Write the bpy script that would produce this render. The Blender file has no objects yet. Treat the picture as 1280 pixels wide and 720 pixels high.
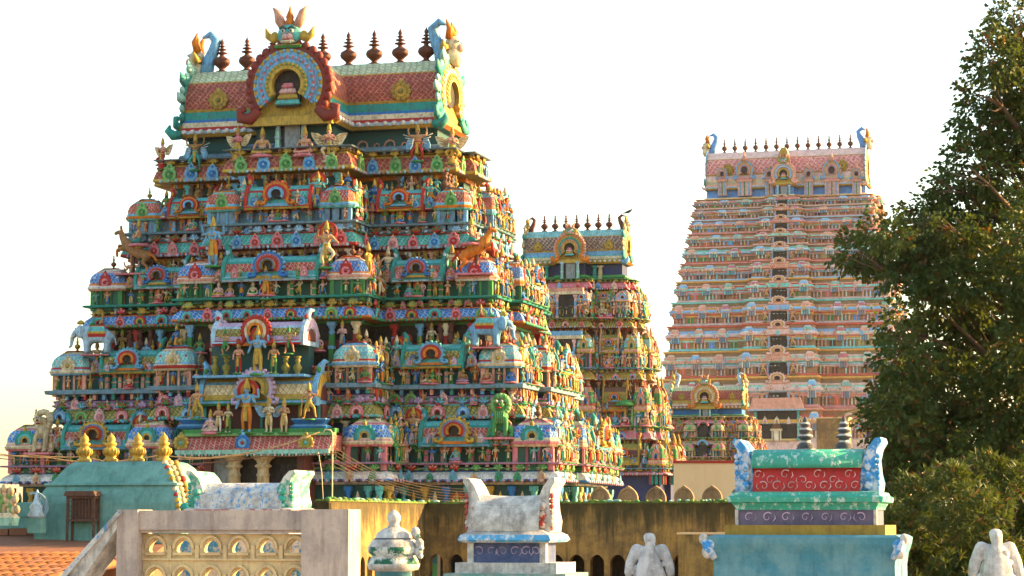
import bpy, math, random
from mathutils import Vector, Matrix
R = math.radians
PI = math.pi
rnd = random.Random(7)
SC = bpy.context.scene
COL = SC.collection

# ------------------------------------------------------------------ camera, sky, sun, exposure
FPX, ZC, YH = 3000.0, 9.0, 655.0            # focal length in pixels of a 1280 wide frame, eye height, horizon row
PITCH = math.atan((YH - 360) / FPX)
cam = bpy.data.cameras.new('camera'); camo = bpy.data.objects.new('camera', cam); COL.objects.link(camo)
cam.sensor_width = 36; cam.lens = FPX * 36 / 1280
cam.clip_start = 0.5; cam.clip_end = 20000
camo.location = (0, 0, ZC); camo.rotation_euler = (PI / 2 + PITCH, 0, 0)
SC.camera = camo

SUN_EL, SUN_AZ = R(18), R(80)               # azimuth from +Y towards +X
w = bpy.data.worlds.new('World'); SC.world = w; w.use_nodes = True
nt = w.node_tree; bg = nt.nodes['Background']
sky = nt.nodes.new('ShaderNodeTexSky'); sky.sky_type = 'NISHITA'; sky.sun_disc = False
sky.sun_elevation = SUN_EL; sky.sun_rotation = SUN_AZ
sky.air_density = 1.25; sky.dust_density = 1.8; sky.ozone_density = 1.0
tint = nt.nodes.new('ShaderNodeMix'); tint.data_type = 'RGBA'; tint.blend_type = 'MULTIPLY'; tint.inputs[0].default_value = 1; tint.inputs[7].default_value = (1, .98, .93, 1)
nt.links.new(sky.outputs[0], tint.inputs[6]); nt.links.new(tint.outputs[2], bg.inputs[0]); bg.inputs[1].default_value = 0.12
sl = bpy.data.lights.new('sun', 'SUN'); sl.energy = 4.6; sl.angle = R(0.6); sl.color = (1.0, 0.63, 0.24)
so = bpy.data.objects.new('sun', sl); COL.objects.link(so)
sd = Vector((math.sin(SUN_AZ) * math.cos(SUN_EL), math.cos(SUN_AZ) * math.cos(SUN_EL), math.sin(SUN_EL)))
so.rotation_euler = (-sd).to_track_quat('-Z', 'Y').to_euler(); so.location = (60, 0, 60)
SC.view_settings.view_transform = 'Standard'; SC.view_settings.look = 'None'
SC.view_settings.exposure = 2.15; SC.view_settings.gamma = 1; SC.view_settings.use_curve_mapping = False
SC.cycles.max_bounces = 5; SC.cycles.diffuse_bounces = 2; SC.cycles.glossy_bounces = 2
SC.cycles.transparent_max_bounces = 6

_c, _s = math.cos(PITCH), math.sin(PITCH)
def zpx(py, Y):
    k = (360 - py) / FPX
    return ZC + Y * (k * _c + _s) / (_c - k * _s)
def U(px, py, Y):
    z = zpx(py, Y)
    return Vector(((px - 640) / FPX * (Y * _c + (z - ZC) * _s), Y, z))

# ------------------------------------------------------------------ materials
MATS = {}
def mixn(nt, a, b, fac, typ='MIX'):
    n = nt.nodes.new('ShaderNodeMix'); n.data_type = 'RGBA'; n.blend_type = typ
    for sock, val in ((n.inputs[0], fac), (n.inputs[6], a), (n.inputs[7], b)):
        if isinstance(val, (int, float)): sock.default_value = val
        elif isinstance(val, (tuple, list)): sock.default_value = (*val[:3], 1)
        else: nt.links.new(val, sock)
    return n.outputs[2]
def mathn(nt, op, a, b=None, c=None):
    n = nt.nodes.new('ShaderNodeMath'); n.operation = op
    for i, v in enumerate((a, b, c)):
        if v is None: continue
        if isinstance(v, (int, float)): n.inputs[i].default_value = v
        else: nt.links.new(v, n.inputs[i])
    return n.outputs[0]
def noise(nt, vec, scale, detail=3, rough=.6, stretch=None):
    if stretch:
        m = nt.nodes.new('ShaderNodeMapping'); m.inputs['Scale'].default_value = stretch
        nt.links.new(vec, m.inputs['Vector']); vec = m.outputs[0]
    n = nt.nodes.new('ShaderNodeTexNoise'); n.inputs['Scale'].default_value = scale
    n.inputs['Detail'].default_value = detail; n.inputs['Roughness'].default_value = rough
    nt.links.new(vec, n.inputs['Vector']); return n.outputs[0]
def ramp(nt, fac, lo, hi):
    n = nt.nodes.new('ShaderNodeMapRange'); n.inputs['From Min'].default_value = lo; n.inputs['From Max'].default_value = hi
    nt.links.new(fac, n.inputs['Value']); return n.outputs[0]
def newmat(name):
    m = bpy.data.materials.new(name); m.use_nodes = True; nt = m.node_tree
    b = nt.nodes['Principled BSDF']; b.inputs['Specular IOR Level'].default_value = .25
    geo = nt.nodes.new('ShaderNodeNewGeometry')
    MATS[name] = m
    return m, nt, b, geo.outputs['Position']
def bump(nt, b, h, s, d=.02):
    n = nt.nodes.new('ShaderNodeBump'); n.inputs['Strength'].default_value = s; n.inputs['Distance'].default_value = d
    nt.links.new(h, n.inputs['Height']); nt.links.new(n.outputs[0], b.inputs['Normal'])
GR = (.16, .11, .07)
def paint(name, col, rough=.62, sc=2.2, dirt=.7, fine=9):
    g_ = sum(col) / 3; col = tuple(max(.008, (g_ + (x - g_) * 1.12) * .84) for x in col)
    m, nt, b, p = newmat(name)
    n1 = noise(nt, p, sc, 4, .7)
    c = mixn(nt, col, tuple(x * .62 + g * .18 for x, g in zip(col, GR)), ramp(nt, n1, .42, .7))
    n2 = noise(nt, p, fine, 3, .7, (1, 1, .35))
    c = mixn(nt, c, tuple(x * .3 + g * .3 for x, g in zip(col, GR)), mathn(nt, 'MULTIPLY', ramp(nt, n2, .46, .62), dirt))
    nt.links.new(c, b.inputs['Base Color']); b.inputs['Roughness'].default_value = rough
    bump(nt, b, n2, .35)
    return m
def lattice(name, base, line, cell=.3, width=.22, lines2=None):
    """painted diamond scales: crossing lines in the object's own space, plus age"""
    m, nt, b, p = newmat(name)
    tc = nt.nodes.new('ShaderNodeTexCoord'); sx = nt.nodes.new('ShaderNodeSeparateXYZ'); nt.links.new(tc.outputs['Object'], sx.inputs[0])
    wob = noise(nt, p, 2.4 / max(cell, .2) ** .5, 2, .6); wid = mathn(nt, 'MULTIPLY', mathn(nt, 'MULTIPLY', noise(nt, p, 5, 3, .7), 2.0), width)
    xy = mathn(nt, 'ADD', mathn(nt, 'ADD', sx.outputs[0], sx.outputs[1]), mathn(nt, 'MULTIPLY', wob, cell * .9))
    zz = mathn(nt, 'ADD', sx.outputs[2], mathn(nt, 'MULTIPLY', wob, cell * .5))
    d = []
    for sg in ('ADD', 'SUBTRACT'):
        t = mathn(nt, 'FRACT', mathn(nt, 'DIVIDE', mathn(nt, sg, xy, zz), cell))
        d.append(mathn(nt, 'LESS_THAN', t, wid))
    f = mathn(nt, 'MAXIMUM', d[0], d[1])
    n1 = noise(nt, p, 3, 4, .7)
    c = mixn(nt, base, line, f)
    c = mixn(nt, c, tuple(x * .4 + g * .25 for x, g in zip(base, GR)), mathn(nt, 'MULTIPLY', ramp(nt, n1, .42, .65), .8))
    nt.links.new(c, b.inputs['Base Color']); b.inputs['Roughness'].default_value = .6
    bump(nt, b, f, .6, .03)
    return m
def weather(name, top, under, sc=3.0, lo=.42, hi=.58, stain=(.09, .07, .05), st=.6, streak=4.0, rough=.8, bs=.5, third=None, zs=.3, run=None):
    m, nt, b, p = newmat(name)
    n1 = noise(nt, p, sc, 6, .68)
    c = mixn(nt, top, under, ramp(nt, n1, lo, hi))
    if third:
        n4 = noise(nt, p, sc * 2.1, 5, .7, (1.3, 1, .8))
        c = mixn(nt, c, third, ramp(nt, n4, .54, .6))
    n2 = noise(nt, p, streak, 5, .7, (2.2, 2.2, zs))
    c = mixn(nt, c, stain, mathn(nt, 'MULTIPLY', ramp(nt, n2, .5, .78), st))
    if run:                                  # algae that has run down from the coping
        sz = nt.nodes.new('ShaderNodeSeparateXYZ'); nt.links.new(p, sz.inputs[0]); n5 = noise(nt, p, 3.0, 5, .75, (1.6, 1.6, .12))
        dpt = mathn(nt, 'SUBTRACT', run[0], sz.outputs[2]); lim = mathn(nt, 'MULTIPLY', mathn(nt, 'POWER', n5, 2.0), run[1])
        c = mixn(nt, c, (.035, .034, .014), mathn(nt, 'MULTIPLY', ramp(nt, mathn(nt, 'SUBTRACT', lim, dpt), -.15, .35), .8))
    n3 = noise(nt, p, sc * 9, 4, .75)
    c = mixn(nt, c, tuple(x * .6 for x in stain), mathn(nt, 'MULTIPLY', ramp(nt, n3, .58, .75), st * .7))
    nt.links.new(c, b.inputs['Base Color']); b.inputs['Roughness'].default_value = rough
    h = mathn(nt, 'ADD', n1, mathn(nt, 'MULTIPLY', n3, .5))
    bump(nt, b, h, bs, .03)
    return m
def leafmat(name, col, trans, var):
    m, nt, b, p = newmat(name)
    n1 = noise(nt, p, 1.1, 3, .6)
    c = mixn(nt, col, var, ramp(nt, n1, .42, .66))
    nt.links.new(c, b.inputs['Base Color']); b.inputs['Roughness'].default_value = .5
    tr = nt.nodes.new('ShaderNodeBsdfTranslucent'); tr.inputs[0].default_value = (*trans, 1)
    mx = nt.nodes.new('ShaderNodeMixShader'); mx.inputs[0].default_value = .3
    out = nt.nodes['Material Output']
    nt.links.new(b.outputs[0], mx.inputs[1]); nt.links.new(tr.outputs[0], mx.inputs[2]); nt.links.new(mx.outputs[0], out.inputs[0])
    return m

for n, c in dict(
    teal=(.035, .30, .25), aqua=(.13, .48, .46), green=(.05, .26, .07), lgreen=(.22, .45, .16), dgreen=(.012, .11, .075), blue=(.03, .20, .52),
    lblue=(.20, .44, .66), pblue=(.45, .62, .74), navy=(.015, .035, .13), red=(.46, .035, .03), dred=(.23, .03, .025), orange=(.68, .21, .035),
    pink=(.72, .24, .27), lpink=(.80, .48, .44), flesh=(.62, .33, .19), brownskin=(.34, .17, .07), gold=(.55, .36, .08), ochre=(.42, .27, .06),
    cream=(.76, .62, .40), white=(.80, .77, .70), purple=(.47, .28, .46), lilac=(.62, .46, .62), maroon=(.13, .035, .03), brown=(.17, .075, .04),
    dark=(.012, .010, .010), grey=(.30, .32, .32), bluegrey=(.20, .33, .42), olive=(.30, .26, .06), copper=(.12, .032, .018),
    dteal=(.012, .10, .10), mint=(.35, .62, .50), salmon=(.72, .36, .26), sky_paint=(.38, .58, .72), sand=(.60, .47, .28)).items():
    paint(n, c)
lattice('lat_red', (.32, .045, .035), (.44, .25, .14), .27, .16)
lattice('lat_red_small', (.40, .045, .035), (.50, .33, .24), .22, .2)
lattice('lat_teal', (.03, .30, .24), (.22, .48, .42), .20, .22)
lattice('lat_blue', (.03, .17, .50), (.36, .50, .62), .22, .2)
lattice('lat_olive', (.40, .31, .07), (.06, .09, .03), .22, .25)
lattice('lat_aqua', (.10, .44, .44), (.48, .55, .50), .22, .22)
lattice('lat_cream', (.72, .58, .34), (.45, .28, .12), .26, .2)
lattice('lat_green', (.60, .56, .40), (.25, .38, .16), .30, .3)
lattice('lat_pink', (.62, .15, .15), (.74, .42, .38), .9, .3)
lattice('lat_brown', (.17, .075, .05), (.42, .33, .24), .36, .26)
M = MATS

# ------------------------------------------------------------------ mesh builder
def TR(x=0, y=0, z=0, rz=0, s=1.0, rx=0, ry=0):
    m = Matrix.Translation((x, y, z)) @ Matrix.Rotation(rz, 4, 'Z')
    if ry: m = m @ Matrix.Rotation(ry, 4, 'Y')
    if rx: m = m @ Matrix.Rotation(rx, 4, 'X')
    if isinstance(s, (int, float)): s = (s, s, s)
    return m @ Matrix.Diagonal((*s, 1))
class MB:
    def __init__(s, M0=None):
        s.v = []; s.f = []; s.mi = []; s.sm = []; s.mats = []; s.M = M0 or Matrix.Identity(4)
    def slot(s, mat):
        if isinstance(mat, str): mat = MATS[mat]
        if mat not in s.mats: s.mats.append(mat)
        return s.mats.index(mat)
    def add(s, vs, fs, mat, smooth=False, X=None):
        k = len(s.v); T = s.M @ X if X is not None else s.M
        s.v.extend([T @ Vector(p) for p in vs])
        if isinstance(mat, list): ids = [s.slot(m) for m in mat]
        else: ids = [s.slot(mat)] * len(fs)
        s.f.extend([tuple(i + k for i in f) for f in fs]); s.mi.extend(ids); s.sm.extend([smooth] * len(fs))
        return s
    def box(s, x0, x1, y0, y1, z0, z1, mat, X=None):
        vs = [(x0, y0, z0), (x1, y0, z0), (x1, y1, z0), (x0, y1, z0), (x0, y0, z1), (x1, y0, z1), (x1, y1, z1), (x0, y1, z1)]
        return s.add(vs, [(0, 3, 2, 1), (4, 5, 6, 7), (0, 1, 5, 4), (1, 2, 6, 5), (2, 3, 7, 6), (3, 0, 4, 7)], mat, False, X)
    def lathe(s, prof, mat='white', n=10, X=None, smooth=True):
        vs = []; fs = []; ms = []
        for p in prof:
            for i in range(n):
                a = 2 * PI * (i + .5) / n
                vs.append((p[0] * math.cos(a), p[0] * math.sin(a), p[1]))
        for j in range(len(prof) - 1):
            m = prof[j][2] if len(prof[j]) > 2 else mat
            for i in range(n):
                fs.append((j * n + i, j * n + (i + 1) % n, (j + 1) * n + (i + 1) % n, (j + 1) * n + i)); ms.append(m)
        fs.append(tuple(range(n - 1, -1, -1))); ms.append(prof[0][2] if len(prof[0]) > 2 else mat)
        fs.append(tuple((len(prof) - 1) * n + i for i in range(n))); ms.append(ms[-2])
        return s.add(vs, fs, ms, smooth, X)
    def tube(s, pts, r, mat, n=6, X=None):
        pts = [Vector(p) for p in pts]; N = len(pts)
        rs = r if isinstance(r, (list, tuple)) else [r] * N
        vs = []; fs = []; prev = None
        for i, p in enumerate(pts):
            t = (pts[min(i + 1, N - 1)] - pts[max(i - 1, 0)])
            if t.length < 1e-9: t = Vector((0, 0, 1))
            t.normalize()
            ref = prev if prev is not None else (Vector((0, 0, 1)) if abs(t.z) < .9 else Vector((1, 0, 0)))
            a = (ref - t * ref.dot(t))
            if a.length < 1e-6: a = t.orthogonal()
            a.normalize(); b = t.cross(a); prev = a
            for k in range(n):
                q = 2 * PI * k / n
                vs.append(p + (a * math.cos(q) + b * math.sin(q)) * rs[i])
        for i in range(N - 1):
            for k in range(n):
                fs.append((i * n + k, i * n + (k + 1) % n, (i + 1) * n + (k + 1) % n, (i + 1) * n + k))
        fs.append(tuple(range(n - 1, -1, -1))); fs.append(tuple((N - 1) * n + k for k in range(n)))
        return s.add(vs, fs, mat, True, X)
    def ball(s, c, r, mat, n=8, m=5, X=None):
        if isinstance(r, (int, float)): r = (r, r, r)
        vs = [(c[0], c[1], c[2] - r[2])]; fs = []
        for j in range(1, m):
            a = -PI / 2 + PI * j / m
            for i in range(n):
                q = 2 * PI * i / n
                vs.append((c[0] + r[0] * math.cos(a) * math.cos(q), c[1] + r[1] * math.cos(a) * math.sin(q), c[2] + r[2] * math.sin(a)))
        vs.append((c[0], c[1], c[2] + r[2])); e = len(vs) - 1
        for i in range(n): fs.append((0, 1 + (i + 1) % n, 1 + i)); fs.append((e, e - n + i, e - n + (i + 1) % n))
        for j in range(m - 2):
            for i in range(n): fs.append((1 + j * n + i, 1 + j * n + (i + 1) % n, 1 + (j + 1) * n + (i + 1) % n, 1 + (j + 1) * n + i))
        return s.add(vs, fs, mat, True, X)
    def ext(s, poly, y0, y1, mat, X=None, smooth=False, side=None):
        """polygon in x,z (ccw seen from -y) extruded from y0 (front) to y1"""
        n = len(poly)
        vs = [(p[0], y0, p[1]) for p in poly] + [(p[0], y1, p[1]) for p in poly]
        fs = [tuple(range(n)), tuple(range(2 * n - 1, n - 1, -1))] + [((i + 1) % n, i, n + i, n + (i + 1) % n) for i in range(n)]
        return s.add(vs, fs, [mat, mat] + [side or mat] * n, smooth, X)
    def arch(s, r0, r1, y0, y1, mat, a0=0, a1=PI, n=14, cx=0, cz=0, X=None, kz=1.0):
        vs = []; fs = []
        for i in range(n + 1):
            a = a0 + (a1 - a0) * i / n; c, d = math.cos(a), math.sin(a) * kz
            for (r, y) in ((r0, y0), (r1, y0), (r1, y1), (r0, y1)): vs.append((cx + r * c, y, cz + r * d))
        for i in range(n):
            for k in range(4):
                q = (k + 1) % 4
                fs.append((i * 4 + q, i * 4 + k, i * 4 + 4 + k, i * 4 + 4 + q))
        fs.append((0, 1, 2, 3)); fs.append((n * 4 + 3, n * 4 + 2, n * 4 + 1, n * 4))
        return s.add(vs, fs, mat, False, X)
    def mould(s, plan, prof, cap=True, X=None):
        """profile of (outward offset, z, material up to the next point) run round a plan polygon (ccw)"""
        n = len(plan); mv = []
        for i in range(n):
            a = Vector(plan[i - 1]); b = Vector(plan[i]); c = Vector(plan[(i + 1) % n])
            e1 = (b - a).normalized(); e2 = (c - b).normalized()
            n1 = Vector((e1.y, -e1.x)); n2 = Vector((e2.y, -e2.x))
            mv.append((n1 + n2) / max(.2, 1 + n1.dot(n2)))
        vs = []; fs = []; ms = []
        for p in prof:
            for i in range(n): vs.append((plan[i][0] + mv[i].x * p[0], plan[i][1] + mv[i].y * p[0], p[1]))
        for j in range(len(prof) - 1):
            for i in range(n):
                fs.append((j * n + i, j * n + (i + 1) % n, (j + 1) * n + (i + 1) % n, (j + 1) * n + i)); ms.append(prof[j][2])
        if cap:
            fs.append(tuple((len(prof) - 1) * n + i for i in range(n))); ms.append(prof[-1][2] if len(prof[-1]) > 2 else prof[-2][2])
            fs.append(tuple(range(n - 1, -1, -1))); ms.append(prof[0][2])
        return s.add(vs, fs, ms, False, X)
    def join(s, me, X):
        ms = [me.materials[p.material_index] for p in me.polygons]
        k = len(s.v); T = s.M @ X
        s.v.extend([T @ v.co for v in me.vertices])
        for p, m in zip(me.polygons, ms):
            s.f.append(tuple(i + k for i in p.vertices)); s.mi.append(s.slot(m)); s.sm.append(p.use_smooth)
    def mesh(s, name):
        me = bpy.data.meshes.new(name); me.from_pydata(s.v, [], s.f)
        for m in s.mats: me.materials.append(m)
        me.polygons.foreach_set('material_index', s.mi); me.polygons.foreach_set('use_smooth', s.sm)
        me.update(); return me
    def obj(s, name, parent=None, X=None):
        return link(name, s.mesh(name), parent, X)
def link(name, me, parent=None, X=None):
    o = bpy.data.objects.new(name, me); COL.objects.link(o)
    if parent: o.parent = parent
    if X is not None: o.matrix_local = X
    return o
def tag(o, label=None, cat=None, group=None, kind=None):
    for k, v in (('label', label), ('category', cat), ('group', group), ('kind', kind)):
        if v: o[k] = v
    return o
def empty(name, X, label=None, cat=None, group=None):
    o = bpy.data.objects.new(name, None); COL.objects.link(o); o.matrix_world = X
    return tag(o, label, cat, group)
class Thing:
    """a thing under an Empty; repeats of one part past a hundred become one part of kind stuff"""
    def __init__(s, name, X, label, cat, group=None):
        s.root = empty(name, X, label, cat, group); s.q = {}
    def one(s, name, mb, X=None, label=None):
        return tag(mb.obj(name, s.root, X), label)
    def put(s, name, me, X, pri=0, sub=()):
        s.q.setdefault(name, []).append((pri, me, X, sub))
    def done(s):
        for name, L in s.q.items():
            L.sort(key=lambda t: t[0])
            for pri, me, X, sub in L[:100]:
                o = link(name, me, s.root, X)
                for sn, sme, sX in sub: link(sn, sme, o, sX)
            if len(L) > 100:
                b = MB()
                for pri, me, X, sub in L[100:]:
                    b.join(me, X)
                    for sn, sme, sX in sub: b.join(sme, X @ sX)
                tag(b.obj(name, s.root), kind='stuff')
CACHE = {}
def cached(f):
    def g(*a):
        k = (f.__name__,) + a
        if k not in CACHE: CACHE[k] = f(*a)
        return CACHE[k]
    return g

# ------------------------------------------------------------------ figures (one skinned body each)
def skin_body(J, B):
    names = list(J); me = bpy.data.meshes.new('body')
    me.from_pydata([J[n][:3] for n in names], [(names.index(a), names.index(b)) for a, b, r in B], [])
    o = bpy.data.objects.new('body', me); COL.objects.link(o)
    o.modifiers.new('skin', 'SKIN').use_smooth_shade = True
    for i, n in enumerate(names):
        d = me.skin_vertices[0].data[i]; r = J[n][3]; d.radius = (r, r); d.use_root = (i == 0)
    o.modifiers.new('sub', 'SUBSURF').levels = 1
    dg = bpy.context.evaluated_depsgraph_get(); dg.update()
    m2 = bpy.data.meshes.new_from_object(o.evaluated_get(dg))
    segs = [(Vector(J[a][:3]), Vector(J[b][:3]), r) for a, b, r in B]
    regs = []
    for p in m2.polygons:
        c = p.center; best = None
        for a, b, r in segs:
            d = b - a; t = max(0, min(1, (c - a).dot(d) / max(1e-9, d.dot(d)))); q = (c - a - d * t).length
            if best is None or q < best[0]: best = (q, r)
        regs.append(best[1])
    out = ([v.co.copy() for v in m2.vertices], [tuple(p.vertices) for p in m2.polygons], regs)
    bpy.data.objects.remove(o); bpy.data.meshes.remove(m2); bpy.data.meshes.remove(me)
    return out
def human(pose):
    J = dict(pel=(0, 0, .50, .085), waist=(0, 0, .60, .066), chest=(0, 0, .715, .098), neck=(0, 0, .81, .036), head=(0, -.012, .885, .062), top=(0, 0, .945, .046))
    leg = {}
    def arm(sd, el, wr, ha, tagx=''):
        J['sh' + tagx + str(sd)] = (sd * .125, 0, .765, .046); J['el' + tagx + str(sd)] = (*el, .034); J['wr' + tagx + str(sd)] = (*wr, .026); J['ha' + tagx + str(sd)] = (*ha, .028)
    def legs(sd, kn, an, toe):
        J['hip' + str(sd)] = (sd * .062, 0, .455, .068); J['kn' + str(sd)] = (*kn, .048); J['an' + str(sd)] = (*an, .032); J['to' + str(sd)] = (*toe, .026)
    for sd in (-1, 1): legs(sd, (sd * .075, -.015, .26), (sd * .07, .01, .05), (sd * .085, -.09, .025))
    two = False
    if pose == 'stand':
        arm(-1, (-.19, .02, .62), (-.17, -.06, .5), (-.165, -.09, .46)); arm(1, (.2, -.02, .63), (.17, -.12, .74), (.16, -.13, .79))
    elif pose == 'deity':
        two = True
        arm(-1, (-.19, .0, .62), (-.2, -.09, .52), (-.2, -.12, .49)); arm(1, (.19, .0, .62), (.18, -.12, .66), (.18, -.14, .7))
        for sd in (-1, 1): arm(sd, (sd * .25, .04, .74), (sd * .26, -.02, .88), (sd * .26, -.03, .93), 'b')
    elif pose == 'namaste' or pose == 'garuda':
        for sd in (-1, 1): arm(sd, (sd * .19, -.03, .63), (sd * .06, -.13, .68), (sd * .022, -.15, .73))
        if pose == 'garuda':
            for sd in (-1, 1): legs(sd, (sd * .2, -.14, .36), (sd * .1, -.05, .2), (sd * .13, -.16, .18))
    elif pose == 'dance':
        arm(-1, (-.24, 0, .74), (-.2, -.04, .88), (-.17, -.05, .93)); arm(1, (.22, -.02, .66), (.3, -.08, .6), (.34, -.09, .58))
        legs(1, (.22, -.08, .34), (.1, -.06, .2), (.1, -.14, .16)); legs(-1, (-.12, -.04, .25), (-.07, .01, .05), (-.12, -.07, .025))
    elif pose == 'guard':
        arm(-1, (-.24, 0, .64), (-.2, -.08, .52), (-.16, -.1, .5)); arm(1, (.25, 0, .72), (.3, -.06, .84), (.3, -.07, .89))
        legs(1, (.2, -.1, .36), (.22, -.02, .1), (.27, -.08, .06)); legs(-1, (-.13, -.02, .26), (-.16, .01, .05), (-.2, -.07, .025))
    elif pose == 'atlas':
        for sd in (-1, 1):
            arm(sd, (sd * .27, -.01, .78), (sd * .29, -.02, .95), (sd * .27, -.02, 1.02)); legs(sd, (sd * .17, -.08, .29), (sd * .14, .01, .05), (sd * .2, -.07, .025))
    elif pose in ('seat', 'lean'):
        for k in ('pel', 'waist', 'chest', 'neck', 'head', 'top'):
            a = J[k]; J[k] = (a[0], a[1], a[2] - .39, a[3])
        for sd in (-1, 1):
            legs(sd, (sd * .26, -.13, .09), (sd * -.03 if sd > 0 else -.12, -.2, .06), (sd * -.12 if sd > 0 else .02, -.21, .05))
            J['hip' + str(sd)] = (sd * .075, -.01, .09, .075)
            arm(sd, (sd * .2, -.02, .25), (sd * .21, -.12, .15), (sd * .2, -.16, .13) if pose == 'seat' else (sd * .06, -.14, .3))
            a = J['sh' + str(sd)]; J['sh' + str(sd)] = (a[0], a[1], .375, a[3])
    B = [('pel', 'waist', 'cloth'), ('waist', 'chest', 'skin'), ('chest', 'neck', 'skin'), ('neck', 'head', 'skin'), ('head', 'top', 'skin')]
    for sd in ('-1', '1'):
        for t in ('', 'b'):
            if 'sh' + t + sd in J: B += [('chest', 'sh' + t + sd, 'skin'), ('sh' + t + sd, 'el' + t + sd, 'skin'), ('el' + t + sd, 'wr' + t + sd, 'skin'), ('wr' + t + sd, 'ha' + t + sd, 'skin')]
        B += [('pel', 'hip' + sd, 'cloth'), ('hip' + sd, 'kn' + sd, 'cloth'), ('kn' + sd, 'an' + sd, 'shin'), ('an' + sd, 'to' + sd, 'skin')]
    return J, B
BODY = {}
def body(pose):
    if pose not in BODY:
        J, B = human(pose); BODY[pose] = skin_body(J, B) + (J,)
    return BODY[pose]
@cached
def statue(pose, skin, cloth, crown='gold', extra=''):
    """painted stucco figure, one metre tall, facing -y"""
    b = MB(); vs, fs, regs, J = body(pose)
    mp = dict(skin=skin, cloth=cloth, shin=cloth if extra != 'bare' else skin)
    b.add(vs, fs, [mp[r] for r in regs], True)
    hz = J['top'][2] - .01
    b.lathe([(.068, hz - .02), (.075, hz + .01), (.062, hz + .04), (.066, hz + .055), (.045, hz + .11), (.048, hz + .125), (.022, hz + .18), (.02, hz + .2), (.004, hz + .225)], crown, 8)
    cz = J['chest'][2]
    b.tube([(.075 * math.sin(a), -.088 - .016 * math.cos(a), cz + .035 - .05 * math.cos(a)) for a in [(-1.9 + 3.8 * i / 8) for i in range(9)]], .014, crown, 5)
    for a in (-1, 1):
        e = J['el%d' % a]; b.ball(((e[0] * .45 + a * .125 * .55), e[1] * .5 - .01, e[2] * .45 + J['sh%d' % a][2] * .55), (.044, .046, .02), crown, 6, 4)
        b.ball((a * .024, J['head'][1] - .056, J['head'][2] + .012), (.012, .007, .007), 'white', 5, 4)
        b.ball((a * .024, J['head'][1] - .063, J['head'][2] + .012), (.005, .004, .006), 'dark', 5, 4)
        b.ball((a * .064, 0, J['head'][2]), (.014, .018, .03), crown, 5, 4)
    b.ball((0, J['head'][1] - .064, J['head'][2] - .008), (.011, .014, .02), skin, 5, 4)
    b.ball((0, J['head'][1] - .058, J['head'][2] - .034), (.02, .008, .007), 'red', 5, 4)
    pz = J['pel'][2]
    if pose not in ('seat', 'lean'):
        b.lathe([(.085, pz + .03), (.092, pz + .045), (.092, pz + .065), (.08, pz + .078)], crown, 8)
        b.ext([(-.035, pz + .03), (.035, pz + .03), (.045, pz - .26), (-.045, pz - .26)][::-1], -.098, -.07, crown)
    if pose == 'garuda':
        b.lathe([(.2, 0), (.22, .05), (.15, .08), (.17, .2)], cloth, 8)
    if pose == 'garuda' or 'wing' in extra:
        for a in (-1, 1):
            P = [(a * .1, .72), (a * .3, .84), (a * .5, .86), (a * .47, .74), (a * .42, .66), (a * .36, .56), (a * .26, .48), (a * .12, .5)]
            if pose == 'atlas': P = [(a * .14, .74), (a * .3, .72), (a * .38, .5), (a * .36, .3), (a * .27, .34), (a * .18, .5)]
            if a > 0: P = P[::-1]
            b.ext(P, .03, .07, 'cream' if pose == 'garuda' else 'lblue', None, False)
            for k in range(4): b.tube([(a * .16, .02, .72 - k * .05), (a * (.46 - k * .06), .02, .83 - k * .1)], .011, 'white' if pose == 'atlas' else 'gold', 4)
    if 'halo' in extra:
        b.arch(.17, .24, .06, .1, 'red', -.6, PI + .6, 14, 0, J['head'][2]); b.arch(.11, .17, .065, .095, 'orange', -.6, PI + .6, 14, 0, J['head'][2])
    if 'club' in extra:
        b.tube([(J['ha-1'][0] - .02, J['ha-1'][1] - .02, .5), (J['ha-1'][0] - .1, -.08, .1)], [.02, .045], 'ochre', 6)
    if pose in ('seat', 'lean'): b.lathe([(.3, -.06), (.32, -.02), (.28, .02), (.2, .03)], 'pink' if cloth != 'pink' else 'teal', 10)
    else: b.lathe([(.19, -.03), (.2, 0), (.16, .02)], 'green', 8)
    return b.mesh('statue')
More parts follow.
